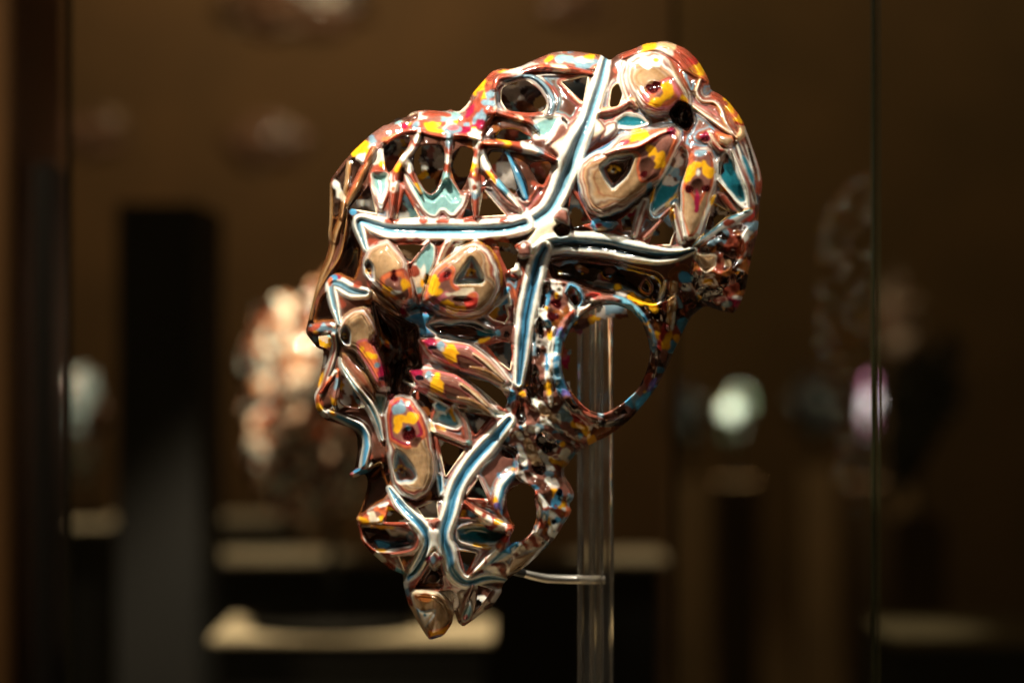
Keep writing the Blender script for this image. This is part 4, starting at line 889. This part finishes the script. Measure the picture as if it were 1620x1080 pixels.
# ---- surface mesh: grid quads inside, clipped cells along every edge
inside = INS > 0
nid = -np.ones((NY, NX), int)
nid[inside] = np.arange(inside.sum())
VX = list(X[inside]); VY = list(Yg[inside]); VZ = list(Z[inside])
VC = [np.concatenate([C[inside], TR[inside][:, None]], 1)]; VK = [CL[inside]]
nbase = int(inside.sum())
extra = {}
EX, EC, EK = [], [], []
def cross(j0, i0, j1, i1):
    key = (j0, i0, j1, i1) if (j0, i0) < (j1, i1) else (j1, i1, j0, i0)
    if key in extra: return extra[key]
    a, b = INS[j0, i0], INS[j1, i1]
    t = min(max(a / (a - b), .02), .98)
    jj, ii = (j0, i0) if a > 0 else (j1, i1)
    EX.append((X[j0, i0] + t * (X[j1, i1] - X[j0, i0]), Yg[j0, i0] + t * (Yg[j1, i1] - Yg[j0, i0]), Z[j0, i0] + t * (Z[j1, i1] - Z[j0, i0])))
    EC.append(np.append(C[jj, ii], TR[jj, ii])); EK.append(CL[jj, ii])
    extra[key] = nbase + len(EX) - 1
    return extra[key]
cnt = inside[:-1, :-1].astype(int) + inside[1:, :-1] + inside[:-1, 1:] + inside[1:, 1:]
jf, i_f = np.nonzero(cnt == 4)
quads = np.stack([nid[jf, i_f], nid[jf + 1, i_f], nid[jf + 1, i_f + 1], nid[jf, i_f + 1]], 1)
qlab = L[jf, i_f]
faces = [tuple(q) for q in quads.tolist()]
flab = qlab.tolist()
bsegs = []
for j, i in zip(*np.nonzero((cnt > 0) & (cnt < 4))):
    ring = [(j, i), (j + 1, i), (j + 1, i + 1), (j, i + 1)]
    ins_ = [inside[r] for r in ring]
    pl_, cr = [], []
    for k in range(4):
        a, b = ring[k], ring[(k + 1) % 4]
        if ins_[k]: pl_.append(int(nid[a]))
        if ins_[k] != ins_[(k + 1) % 4]:
            c = cross(*a, *b)
            pl_.append(c)
            cr.append((c, ins_[k]))
    lab = int(L[[r for r, q in zip(ring, ins_) if q][0]])
    if len(pl_) >= 3:
        faces.append(tuple(pl_)); flab.append(lab)
    if len(cr) == 2:
        a, b = (cr[0][0], cr[1][0]) if cr[0][1] else (cr[1][0], cr[0][0])
        bsegs.append((a, b, lab))
EX = np.array(EX)
VXa = np.concatenate([VX, EX[:, 0]]); VYa = np.concatenate([VY, EX[:, 1]]); VZa = np.concatenate([VZ, EX[:, 2]])
VCa = np.concatenate([VC[0], np.array(EC)]); VKa = np.concatenate([VK[0], np.array(EK)])
# walls behind the edges (thickness of the resin)
nv = len(VXa)
back = {}
bx_, by_, bz_, bsrc = [], [], [], []
def wallv(v, lev):
    key = (v, lev)
    if key not in back:
        back[key] = nv + len(bx_)
        bx_.append(VXa[v]); by_.append(VYa[v]); bz_.append(VZa[v] - (3.0, 10.0, 22.0)[lev]); bsrc.append(v)
    return back[key]
for a, b, lab in bsegs:
    p0, p1 = a, b
    for lev in range(3):
        q0, q1 = wallv(a, lev), wallv(b, lev)
        faces.append((p1, p0, q0, q1)); flab.append(lab)
        p0, p1 = q0, q1
VXa = np.concatenate([VXa, bx_]); VYa = np.concatenate([VYa, by_]); VZa = np.concatenate([VZa, bz_])
VCa = np.concatenate([VCa, VCa[bsrc]]); VKa = np.concatenate([VKa, VKa[bsrc]])

YD = Y0 - VZa * S
kk_ = S * YD / Y0
CO = np.stack([(VXa - 810) * kk_, YD, CAMZ - (VYa - 540) * kk_], 1)
ROOT = at(690, 1011, Y0)
CO = CO - np.array(ROOT)
# vertex normals of the whole, so that the seams between the parts do not show
NRM = np.zeros_like(CO)
fq = np.array([f for f in faces if len(f) == 4]); f3 = [f for f in faces if len(f) != 4]
def addn(idx3):
    a, b, c = CO[idx3[:, 0]], CO[idx3[:, 1]], CO[idx3[:, 2]]
    n = np.cross(b - a, c - a)
    for k in range(3): np.add.at(NRM, idx3[:, k], n)
addn(fq[:, [0, 1, 2]]); addn(fq[:, [0, 2, 3]])
tri = []
for f in f3:
    for k in range(1, len(f) - 1): tri.append((f[0], f[k], f[k + 1]))
addn(np.array(tri))
NRM /= np.linalg.norm(NRM, axis=1)[:, None] + 1e-20

# ---- resin material: pigment attribute, fine grain, glossy
RES, nt, p = mat('printed_resin')
ca = nt.nodes.new('ShaderNodeAttribute'); ca.attribute_name = 'pigment'
cl = nt.nodes.new('ShaderNodeAttribute'); cl.attribute_name = 'clearness'
tc = nt.nodes.new('ShaderNodeTexCoord')
nz = nt.nodes.new('ShaderNodeTexNoise'); nz.inputs['Scale'].default_value = 420; nz.inputs['Detail'].default_value = 4
nt.links.new(tc.outputs['Object'], nz.inputs['Vector'])
mx = nt.nodes.new('ShaderNodeMix'); mx.data_type = 'RGBA'; mx.blend_type = 'OVERLAY'
mx.inputs[0].default_value = .35
nt.links.new(ca.outputs['Color'], mx.inputs['A']); nt.links.new(nz.outputs['Fac'], mx.inputs['B'])
nc = nt.nodes.new('ShaderNodeTexNoise'); nc.inputs['Scale'].default_value = 95; nc.inputs['Detail'].default_value = 8; nc.inputs['Distortion'].default_value = 1.2
mpc = nt.nodes.new('ShaderNodeMapping'); mpc.inputs['Rotation'].default_value = (0, .6, 0); mpc.inputs['Scale'].default_value = (1, 1, .3)
nt.links.new(tc.outputs['Object'], mpc.inputs[0]); nt.links.new(mpc.outputs[0], nc.inputs['Vector'])
rc = nt.nodes.new('ShaderNodeMapRange'); rc.inputs['From Min'].default_value = .35; rc.inputs['From Max'].default_value = .68; rc.inputs['To Max'].default_value = .55
nt.links.new(nc.outputs['Fac'], rc.inputs['Value'])
mf = nt.nodes.new('ShaderNodeMath'); mf.operation = 'MULTIPLY'
nt.links.new(rc.outputs[0], mf.inputs[0]); nt.links.new(cl.outputs['Fac'], mf.inputs[1])
mc = nt.nodes.new('ShaderNodeMix'); mc.data_type = 'RGBA'
mc.inputs['B'].default_value = (*srgb(92, 62, 34), 1)
nt.links.new(mf.outputs[0], mc.inputs[0]); nt.links.new(mx.outputs['Result'], mc.inputs['A'])
nt.links.new(mc.outputs['Result'], p.inputs['Base Color'])
rr = nt.nodes.new('ShaderNodeMapRange')
rr.inputs['To Min'].default_value = .09; rr.inputs['To Max'].default_value = .15
nt.links.new(ca.outputs['Alpha'], p.inputs['Transmission Weight'])
nt.links.new(cl.outputs['Fac'], rr.inputs['Value']); nr_ = nt.nodes.new('ShaderNodeTexNoise'); nr_.inputs['Scale'].default_value = 38; nr_.inputs['Detail'].default_value = 5
nt.links.new(tc.outputs['Object'], nr_.inputs['Vector'])
ad = nt.nodes.new('ShaderNodeMath'); ad.operation = 'MULTIPLY_ADD'; ad.inputs[1].default_value = .34; ad.use_clamp = True
sb = nt.nodes.new('ShaderNodeMath'); sb.operation = 'SUBTRACT'; sb.inputs[1].default_value = .15
nt.links.new(rr.outputs[0], sb.inputs[0])
nt.links.new(nr_.outputs['Fac'], ad.inputs[0]); nt.links.new(sb.outputs[0], ad.inputs[2])
nt.links.new(ad.outputs[0], p.inputs['Roughness'])
p.inputs['IOR'].default_value = 1.52
p.inputs['Coat Weight'].default_value = .25
p.inputs['Coat Roughness'].default_value = .03
p.inputs['Subsurface Weight'].default_value = .45
p.inputs['Subsurface Radius'].default_value = (.003, .0018, .001)
p.inputs['Subsurface Scale'].default_value = 1.1
bp = nt.nodes.new('ShaderNodeBump'); bp.inputs['Distance'].default_value = .0006
mul = nt.nodes.new('ShaderNodeMath'); mul.operation = 'MULTIPLY_ADD'; mul.inputs[1].default_value = .03; mul.inputs[2].default_value = .03
nt.links.new(cl.outputs['Fac'], mul.inputs[0]); nt.links.new(mul.outputs[0], bp.inputs['Strength'])
nt.links.new(nz.outputs['Fac'], bp.inputs['Height']); nt.links.new(bp.outputs[0], p.inputs['Normal'])

mask = empty('mask_sculpture', ROOT)
tag(mask, 'glossy multicoloured openwork resin head mask held on a clear post', 'sculpture')

def mesh_part(name, vids_faces, parent, label=None, co=CO, nrm=NRM, pig=VCa, clr=VKa):
    fl = vids_faces
    allv = np.concatenate([np.array(f) for f in fl])
    uq, inv = np.unique(allv, return_inverse=True)
    sizes = np.array([len(f) for f in fl])
    me = bpy.data.meshes.new(name)
    me.vertices.add(len(uq)); me.vertices.foreach_set('co', co[uq].ravel())
    me.loops.add(len(inv)); me.loops.foreach_set('vertex_index', inv.astype(np.int32))
    me.polygons.add(len(fl))
    me.polygons.foreach_set('loop_start', np.concatenate([[0], np.cumsum(sizes)[:-1]]).astype(np.int32))
    me.update(calc_edges=True)
    me.polygons.foreach_set('use_smooth', np.ones(len(fl), bool))
    a = me.attributes.new('pigment', 'FLOAT_COLOR', 'POINT')
    a.data.foreach_set('color', pig[uq].ravel())
    a = me.attributes.new('clearness', 'FLOAT', 'POINT')
    a.data.foreach_set('value', clr[uq].astype(np.float32))
    if nrm is not None:
        me.normals_split_custom_set_from_vertices(nrm[uq])
    me.materials.append(RES)
    o = bpy.data.objects.new(name, me)
    col.objects.link(o)
    o.parent = parent
    if label: o['label'] = label
    return o

def components(fl):
    par = {}
    def find(a):
        while par[a] != a:
            par[a] = par[par[a]]
            a = par[a]
        return a
    for f in fl:
        for v in f: par.setdefault(v, v)
        r = find(f[0])
        for v in f[1:]:
            q = find(v)
            if q != r: par[q] = r
    out = {}
    for f in fl: out.setdefault(find(f[0]), []).append(f)
    out = sorted(out.values(), key=len, reverse=True)
    return [c for c in out if len(c) > 60] or out[:1], [f for c in out if len(c) <= 60 for f in c] if len(out) > 1 and len(out[0]) > 60 else []

groups = {}
for f, l in zip(faces, flab):
    groups.setdefault(l, []).append(f)
made = {}
for pid, (name, par, label) in enumerate(PARTS):
    if pid in groups and len(groups[pid]) > 12:
        comps, rest = components(groups[pid])
        if rest: groups.setdefault(-1, []).extend(rest)
        for n_, comp in enumerate(comps):
            o = mesh_part(name, comp, made.get(par, mask) if par is not None else mask, label if n_ == 0 else None)
            if n_ == 0: made[pid] = o

if groups.get(-1):
    tag(mesh_part('speckle', groups[-1], mask, 'stray flecks between the coloured pieces'), kind='stuff')

# ---- far wall of the hollow mask, seen through the openings
st = 2.5
bxg = np.arange(484, 1210, st); byg = np.arange(60, 1020, st)
BX, BY = np.meshgrid(bxg, byg)
ii = np.clip(((BX - GX[0]) / STEP).round().astype(int), 0, NX - 1)
jj = np.clip(((BY - GY[0]) / STEP).round().astype(int), 0, NY - 1)
bsd = SD[jj, ii]
uu = np.clip(bsd / RR, 0, 1)
BZ = -105 * np.sqrt(np.clip(1 - (1 - uu) ** 2, 0, 1)) + 6 * np.sin(BX / 17 + np.sin(BY / 23)) * np.sin(BY / 15) - 4
ringd = np.hypot((BX - 968) / 66, (BY - 588) / 82)
bk = (bsd > 3) & (ringd > 1.02) & ~((np.hypot((BX - 828) / 30, (BY - 812) / 46) < 1))
lace = field(13)[jj, ii] + .5 * field(7)[jj, ii]
bk &= ~((lace > .75) & (bsd > 14))      # openings added in the far wall to let light into the hollow
bid = -np.ones(BX.shape, int); bid[bk] = np.arange(bk.sum())
jq, iq = np.nonzero(bk[:-1, :-1] & bk[1:, :-1] & bk[:-1, 1:] & bk[1:, 1:])
bf = np.stack([bid[jq, iq], bid[jq, iq + 1], bid[jq + 1, iq + 1], bid[jq + 1, iq]], 1)
byd = Y0 - BZ[bk] * S
bkk = S * byd / Y0
BCO = np.stack([(BX[bk] - 810) * bkk, byd, CAMZ - (BY[bk] - 540) * bkk], 1) - np.array(ROOT)
best = np.full((NY, NX), -1e9); bc = np.zeros((NY, NX, 3))
for nm, wt in (('dbrown', .8), ('brown', .9), ('amber', 1.0), ('white', .9), ('slate', .7), ('yellow', .2), ('magenta', .0), ('rust', .6), ('grey', 1.0), ('teal', .4)):
    f = field(8) + wt
    m_ = f > best
    best[m_] = f[m_]; bc[m_] = P[nm]
mesh_part('rear_wall', [tuple(q) for q in bf.tolist()], mask, 'marbled far wall inside the hollow mask', BCO, None, np.concatenate([bc[jj, ii][bk], np.zeros((int(bk.sum()), 1))], 1), np.zeros(int(bk.sum())))

# ------------------------------------------------------------------ stand of the mask
ACR, nt, p = mat('clear_acrylic')
p.inputs['Base Color'].default_value = (1, .96, .87, 1)
p.inputs['Transmission Weight'].default_value = .988
p.inputs['Roughness'].default_value = .02
p.inputs['IOR'].default_value = 1.46
STEEL = noise_mat('brushed_steel', [(.3, (.68, .64, .56)), (.7, (.8, .76, .68))], 900, .38, 3)
STEEL.node_tree.nodes['Principled BSDF'].inputs['Metallic'].default_value = 1
RUB = noise_mat('black_rubber', [(.3, (.01, .01, .01)), (.7, (.02, .02, .02))], 200, .5)
MATT = noise_mat('matt_black', [(.3, (.006, .005, .004)), (.7, (.012, .01, .008))], 100, 1, spec=.05)
YP = Y0 + .052
PB = CAMZ - .36                         # top of the plinth, below the picture
stand = empty('display_stand', at(942, 540, YP))
stand.location.z = PB
tag(stand, 'clear square acrylic post with a bent steel peg holding up the mask', 'stand')
top_z = at(942, 440, YP).z
bm = bmesh.new()
hgt = top_z - PB
def sq(a, r):                      # square section with rounded corners
    c, q_ = math.cos(a), math.sin(a)
    k_ = (abs(c) ** 14 + abs(q_) ** 14) ** (-1 / 14)
    return (r * c * k_, r * q_ * k_)
angs = [k * math.pi / 48 for k in range(96)]
rings = [[bm.verts.new((*sq(a, .0081), z_)) for a in angs] for z_ in (.0125, hgt)] + [[bm.verts.new((.0036 * math.cos(a), .0036 * math.sin(a), z_)) for a in angs] for z_ in (hgt, .0125)]
for r0, r1 in zip(rings, rings[1:] + rings[:1]):
    for k in range(96):
        bm.faces.new((r0[k], r0[(k + 1) % 96], r1[(k + 1) % 96], r1[k]))
bmesh.ops.recalc_face_normals(bm, faces=bm.faces)
post = link_bm('post', bm, ACR, stand, smooth=False)
post.rotation_euler.z = math.radians(7)
base_ = link_bm('base', box_bm(.12, .12, .012, .002, 2, (0, 0, .0065)), ACR, stand, smooth=False)
pts = [at(812, 902, Y0 + .008), at(826, 906, Y0 + .012), at(845, 911, Y0 + .02), at(866, 915, Y0 + .03), at(900, 916, Y0 + .042), at(930, 916, Y0 + .05), at(955, 916, YP)]
peg = link_bm('peg', tube_bm([q - stand.location for q in pts], [.0016, .0018, .0020, .0021, .0021, .0021, .0021]), STEEL, stand)
link_bm('rubber_tip', tube_bm([at(806, 898, Y0 + .003) - stand.location, at(814, 902, Y0 + .008) - stand.location, at(827, 906, Y0 + .0125) - stand.location], [.0012, .0024, .0022]), RUB, peg)

def plinth(x0, x1, ytop, Y, depth, label, group=None, zt=None, cat='plinth'):
    a, b = at(x0, ytop, Y), at(x1, ytop, Y)
    h = a.z if zt is None else zt
    o = empty('display_plinth', ((a.x + b.x) / 2, Y, 0))
    tag(o, label, cat, group)
    wd = b.x - a.x
    link_bm('top', box_bm(wd, depth, .006, .001, 2, (0, 0, h - .003)), PLINTH, o, smooth=False)
    link_bm('body', box_bm(wd - .02, depth - .02, h - .0065, .003, 2, (0, 0, (h - .0065) / 2)), DARK, o, smooth=False)
    return o
plinth(300, 1500, 1700, Y0 + .05, .40, 'plinth under the clear acrylic post', zt=PB)

# ------------------------------------------------------------------ glass case behind the mask
GLS, nt, p = mat('case_glass')
out = nt.nodes['Material Output']
tr_ = nt.nodes.new('ShaderNodeBsdfTransparent'); tr_.inputs[0].default_value = (.95, .97, .93, 1)
gl = nt.nodes.new('ShaderNodeBsdfGlossy'); gl.inputs['Roughness'].default_value = .0; gl.inputs['Color'].default_value = (.9, .95, .9, 1)
fz = nt.nodes.new('ShaderNodeFresnel'); fz.inputs['IOR'].default_value = 1.3
mxs = nt.nodes.new('ShaderNodeMixShader')
nt.links.new(fz.outputs[0], mxs.inputs[0]); nt.links.new(tr_.outputs[0], mxs.inputs[1]); nt.links.new(gl.outputs[0], mxs.inputs[2])
nt.links.new(mxs.outputs[0], out.inputs['Surface'])
EDGE = noise_mat('green_glass_edge', [(.3, srgb(30, 30, 15)), (.7, srgb(44, 42, 22))], 60, .25, stretch=(1, 1, .05))
def pane(name, p0, p1, z0, z1, label, group=None, ew=.0010):
    a, b = Vector(p0), Vector(p1)
    o = empty(name, ((a.x + b.x) / 2, (a.y + b.y) / 2, z0))
    tag(o, label, 'glass', group)
    ln = (b - a).length
    ang = math.atan2(b.y - a.y, b.x - a.x)
    o.rotation_euler.z = ang
    link_bm('sheet', box_bm(ln - ew * 2.4, .004, z1 - z0, 0, 1, (0, 0, (z1 - z0) / 2)), GLS, o, smooth=False)
    for s in (-1, 1):
        link_bm('edge', box_bm(ew, .0042, z1 - z0, ew * .3, 1, (s * (ln / 2 - ew * .6), 0, (z1 - z0) / 2)), EDGE, o, smooth=False)
    return o
c0, c1 = at(108, 540, 1.62), at(1385, 540, 1.30)
pane('glass_pane', (c0.x, 1.62), (c1.x, 1.30), PB + .002, PB + .95, 'wide glass pane standing behind the mask', ew=.0016)
pane('glass_pane', (c1.x + .0012, 1.30), (c1.x + .32, 1.28), PB + .002, PB + .95, 'glass pane beyond the seam right of the mask')
m0 = at(1062, 540, 2.3)
pane('glass_pane', (m0.x, 2.3), (m0.x + .7, 2.34), .55, 2.2, 'glass pane of the farther case, edge behind the ear loop', ew=.005)

# ------------------------------------------------------------------ blurred sculptures, plinths and posts behind
def mosaic_mat(name, cols, scale):
    m, nt, p = mat(name)
    tc = nt.nodes.new('ShaderNodeTexCoord')
    vo = nt.nodes.new('ShaderNodeTexVoronoi'); vo.inputs['Scale'].default_value = scale
    nzz = nt.nodes.new('ShaderNodeTexNoise'); nzz.inputs['Scale'].default_value = scale * .7
    mxx = nt.nodes.new('ShaderNodeMix'); mxx.data_type = 'VECTOR'; mxx.inputs[0].default_value = .03
    nt.links.new(tc.outputs['Object'], nzz.inputs['Vector'])
    nt.links.new(tc.outputs['Object'], mxx.inputs['A']); nt.links.new(nzz.outputs['Color'], mxx.inputs['B'])
    nt.links.new(mxx.outputs['Result'], vo.inputs['Vector'])
    cr = nt.nodes.new('ShaderNodeValToRGB'); cr.color_ramp.interpolation = 'CONSTANT'
    sp = nt.nodes.new('ShaderNodeSeparateColor')
    nt.links.new(vo.outputs['Color'], sp.inputs[0]); nt.links.new(sp.outputs[0], cr.inputs[0])
    e = cr.color_ramp.elements
    while len(e) < len(cols): e.new(.5)
    for i, c in enumerate(cols):
        e[i].position = i / len(cols)
        e[i].color = (*c, 1)
    nt.links.new(cr.outputs[0], p.inputs['Base Color'])
    p.inputs['Roughness'].default_value = .12
    p.inputs['Coat Weight'].default_value = .6
    return m
def lumpy(name, c, rx, ry, rz, cols, seed, label, group, tilt=0, scale=22, amp=.22):
    bm = bmesh.new()
    bmesh.ops.create_icosphere(bm, subdivisions=5, radius=1)
    off = Vector((seed * 3.7, seed * 1.3, seed * 2.1))
    for v in bm.verts:
        n = v.co.normalized()
        d = 1 + amp * 1.3 * mnoise.noise(n * 1.7 + off) + amp * .9 * (1 - abs(mnoise.noise(n * 5 + off)) * 2) * .5 + amp * .55 * mnoise.noise(n * 9 + off)
        taper = 1 - .28 * max(0, -n.z)
        v.co = Vector((n.x * d * rx * taper, n.y * d * ry, n.z * d * rz))
        v.co.rotate(__import__('mathutils').Euler((0, tilt, 0)))
    m = mosaic_mat(name + '_resin', cols, scale)
    o = link_bm(name, bm, m, None, c)
    tag(o, label, 'sculpture', group)
    return o
def stand_for(c, rz, topz, label, group=None, r=.006, fr_=.035):
    o = empty('display_stand', (c.x, c.y + (.04 if fr_ < .05 else -.02), topz))
    tag(o, label, 'stand', group)
    h = c.z - topz
    link_bm('rod', tube_bm([(0, 0, .008), (0, 0, h)], [r, r], 12), RUB, o)
    link_bm('foot_or_shadow_disc', tube_bm([(0, 0, .001), (0, 0, .010)], [fr_, fr_], 24), MATT, o)  # the widest disc stands in for a shadow on the plinth top
    return o
PEACH = [srgb(*c) for c in ((34, 16, 10), (170, 84, 50), (44, 22, 14), (226, 186, 156), (70, 34, 24), (236, 224, 204), (120, 60, 40), (30, 14, 10), (150, 160, 152), (206, 140, 100), (60, 40, 30))]
PALE = [srgb(*c) for c in ((30, 26, 22), (214, 220, 214), (40, 40, 34), (236, 236, 220), (20, 18, 14), (110, 130, 110), (30, 26, 22))]
PALEB = [srgb(*c) for c in ((90, 60, 46), (170, 186, 184), (200, 160, 136), (120, 90, 76), (190, 196, 190), (60, 44, 36))]
VIOL = [srgb(*c) for c in ((60, 44, 56), (226, 214, 232), (200, 130, 170), (236, 230, 238), (70, 54, 70))]
DIM = [srgb(*c) for c in ((26, 22, 20), (96, 96, 100), (40, 36, 40), (60, 56, 66), (150, 150, 140), (24, 20, 18))]
MUTE = [srgb(*c) for c in ((90, 62, 40), (150, 110, 90), (110, 76, 56), (180, 150, 130))]

Y1 = 3.0
ZT = CAMZ - .353
plinth(350, 780, 985, Y1, .25, 'pale topped plinth carrying the peach coloured sculpture', zt=ZT)
c = at(528, 620, Y1)
lumpy('openwork_head', c, .098, .08, .146, PEACH, 3, 'blurred peach, orange and white head sculpture behind the mask', None, .22, 85, .38)
stand_for(c, 0, ZT + .001, 'thin dark stand under the peach sculpture, its dark disc standing in for a shadow', fr_=.1)
plinth(338, 1050, 875, 4.02, .24, 'long pale topped plinth behind the first', zt=CAMZ - .353)
plinth(338, 470, 815, 4.95, .30, 'narrow far plinth in line behind the others', zt=CAMZ - .36)
plinth(1386, 1640, 985, 2.98, .30, 'pale topped plinth standing in for a reflection in the right glass pane', zt=ZT)  # solid plinth put in for a reflection seen in that pane
plinth(84, 190, 822, 4.4, .25, 'small lit plinth left beyond the dark posts', zt=CAMZ - .325)
c = at(132, 668, 4.4)
lumpy('openwork_head', c, .030, .03, .085, PALEB, 8, 'blurred pale blue and peach sculpture between the dark posts', None, 0, 26, .36)
stand_for(c, 0, CAMZ - .324, 'thin dark stand under the pale sculpture by the posts')
far = [(1166, 658, 6.4, .024, .052, PALE, 5, 'bright greenish white sculpture far behind the ear loop', .35),
       (1374, 655, 6.4, .013, .058, VIOL, 9, 'slim pink and white sculpture far off at the glass seam', .1),
       (1088, 660, 7.0, .034, .06, DIM, 11, 'dim grey sculpture next to the bright greenish one', .1),
       (1292, 645, 7.4, .06, .06, DIM, 12, 'dim violet grey sculpture between the two bright far ones', .5),
       (1455, 650, 5.6, .05, .13, DIM, 14, 'dim upright sculpture behind the right glass pane', .3),
       (1418, 520, 7.2, .045, .09, MUTE, 15, 'small dim brownish sculpture above the others behind the right pane', 0)]
for (x, y, Yf, rx, rz, cols, sd_, lab, tl) in far:
    c = at(x, y, Yf)
    lumpy('openwork_head', c, rx, rx * .9, rz, cols, sd_, lab, None, tl, 34, .8)
    zt = c.z - rz - .12
    o = empty('display_plinth', (c.x, c.y, 0)); tag(o, 'slim brown plinth under the ' + lab.split(' sculpture')[0] + ' sculpture', 'plinth')
    link_bm('body', box_bm(.11, .11, zt, .003, 2, (0, 0, zt / 2)), WALL, o, smooth=False)
    stand_for(c, 0, zt + .001, 'thin stand of the ' + lab.split(' sculpture')[0] + ' sculpture')
def high(x, y, Yf, rx, rz, seed, lab):  # lumps added on the wall in place of reflections in the glass
    c = at(x, y, Yf)
    lumpy('reflection_lump', c, rx, .016, rz, MUTE, seed, lab, None, 0, 20, .4)['category'] = 'reflection'
high(470, 12, 8.545, .25, .085, 21, 'wide dim pinkish lump high on the back wall, standing in for a glass reflection')
high(425, 228, 8.545, .13, .07, 22, 'faint pale lump below the wide pinkish one, standing in for a glass reflection')
high(150, 214, 8.545, .09, .07, 23, 'faint small lump near the brown pillar, standing in for a glass reflection')
high(905, 12, 8.545, .09, .05, 24, 'faint lump high above the long band of the mask, standing in for a glass reflection')
# dark posts and pillar at the left
def post_box(name, x0, x1, Y, m, label, dep=.08, ytop=-600):
    a, b = at(x0, 540, Y), at(x1, 540, Y)
    o = tag(link_bm(name, box_bm(b.x - a.x, dep, at(0, ytop, Y).z, .004, 2, (0, 0, at(0, ytop, Y).z / 2)), m, None, ((a.x + b.x) / 2, Y, 0), False), label, 'post')
    return o
post_box('case_post', 62, 98, 2.5, DARK, 'black upright case post beside the brown pillar', ytop=262)
post_box('pillar', -260, 62, 2.6, WALL, 'brown plastered pillar at the edge of the hall', .3)
a = at(212, 600, 3.6)
o = empty('display_cabinet', (at(272, 0, 3.6).x, 3.6, 0)); tag(o, 'tall black cabinet left of the peach sculpture', 'cabinet')
hz = at(0, 330, 3.6).z
link_bm('body', box_bm(at(338, 0, 3.6).x - at(214, 0, 3.6).x, 0.3, hz, .004, 2, (0, 0, hz / 2)), DARK, o, smooth=False)

# ------------------------------------------------------------------ spots over the things behind
def spot_over(x, y, Y, power, deg, dy=-.25, h=1.1, colr=WARM):
    t = at(x, y, Y)
    lamp('spot_lamp', (t.x - .05, t.y + dy, t.z + h), t, power, deg, .03, colr)
spot_over(520, 760, Y1, 190, 46, -.35)
spot_over(400, 872, 4.0, 34, 17)
spot_over(1010, 872, 4.0, 34, 12)
spot_over(385, 812, 4.95, 22, 14)
spot_over(1440, 985, 2.98, 12, 10)
spot_over(132, 720, 4.4, 60, 26)
spot_over(1166, 662, 6.4, 600, 7, -.5, 1.3, (1, .95, .85))
spot_over(1374, 655, 6.4, 330, 7, -.5, 1.3, (1, .9, .9))
spot_over(1350, 620, 6.8, 60, 40, -.8, 1.5)
# warm wash on the back wall
lamp('wall_lamp', (-.6, 6.9, 3.6), (-.9, 8.55, 2.4), 80, 120, .1, (1, .8, .52), 1)
lamp('wall_lamp', (1.6, 6.9, 3.6), (1.6, 8.55, 2.7), 28, 120, .1, (1, .8, .52), 1)
lamp('wall_lamp', (-.9, 1.6, 2.7), (at(0, 500, 2.45).x, 2.45, 1.4), 45, 36, .05, (1, .8, .52), 1)
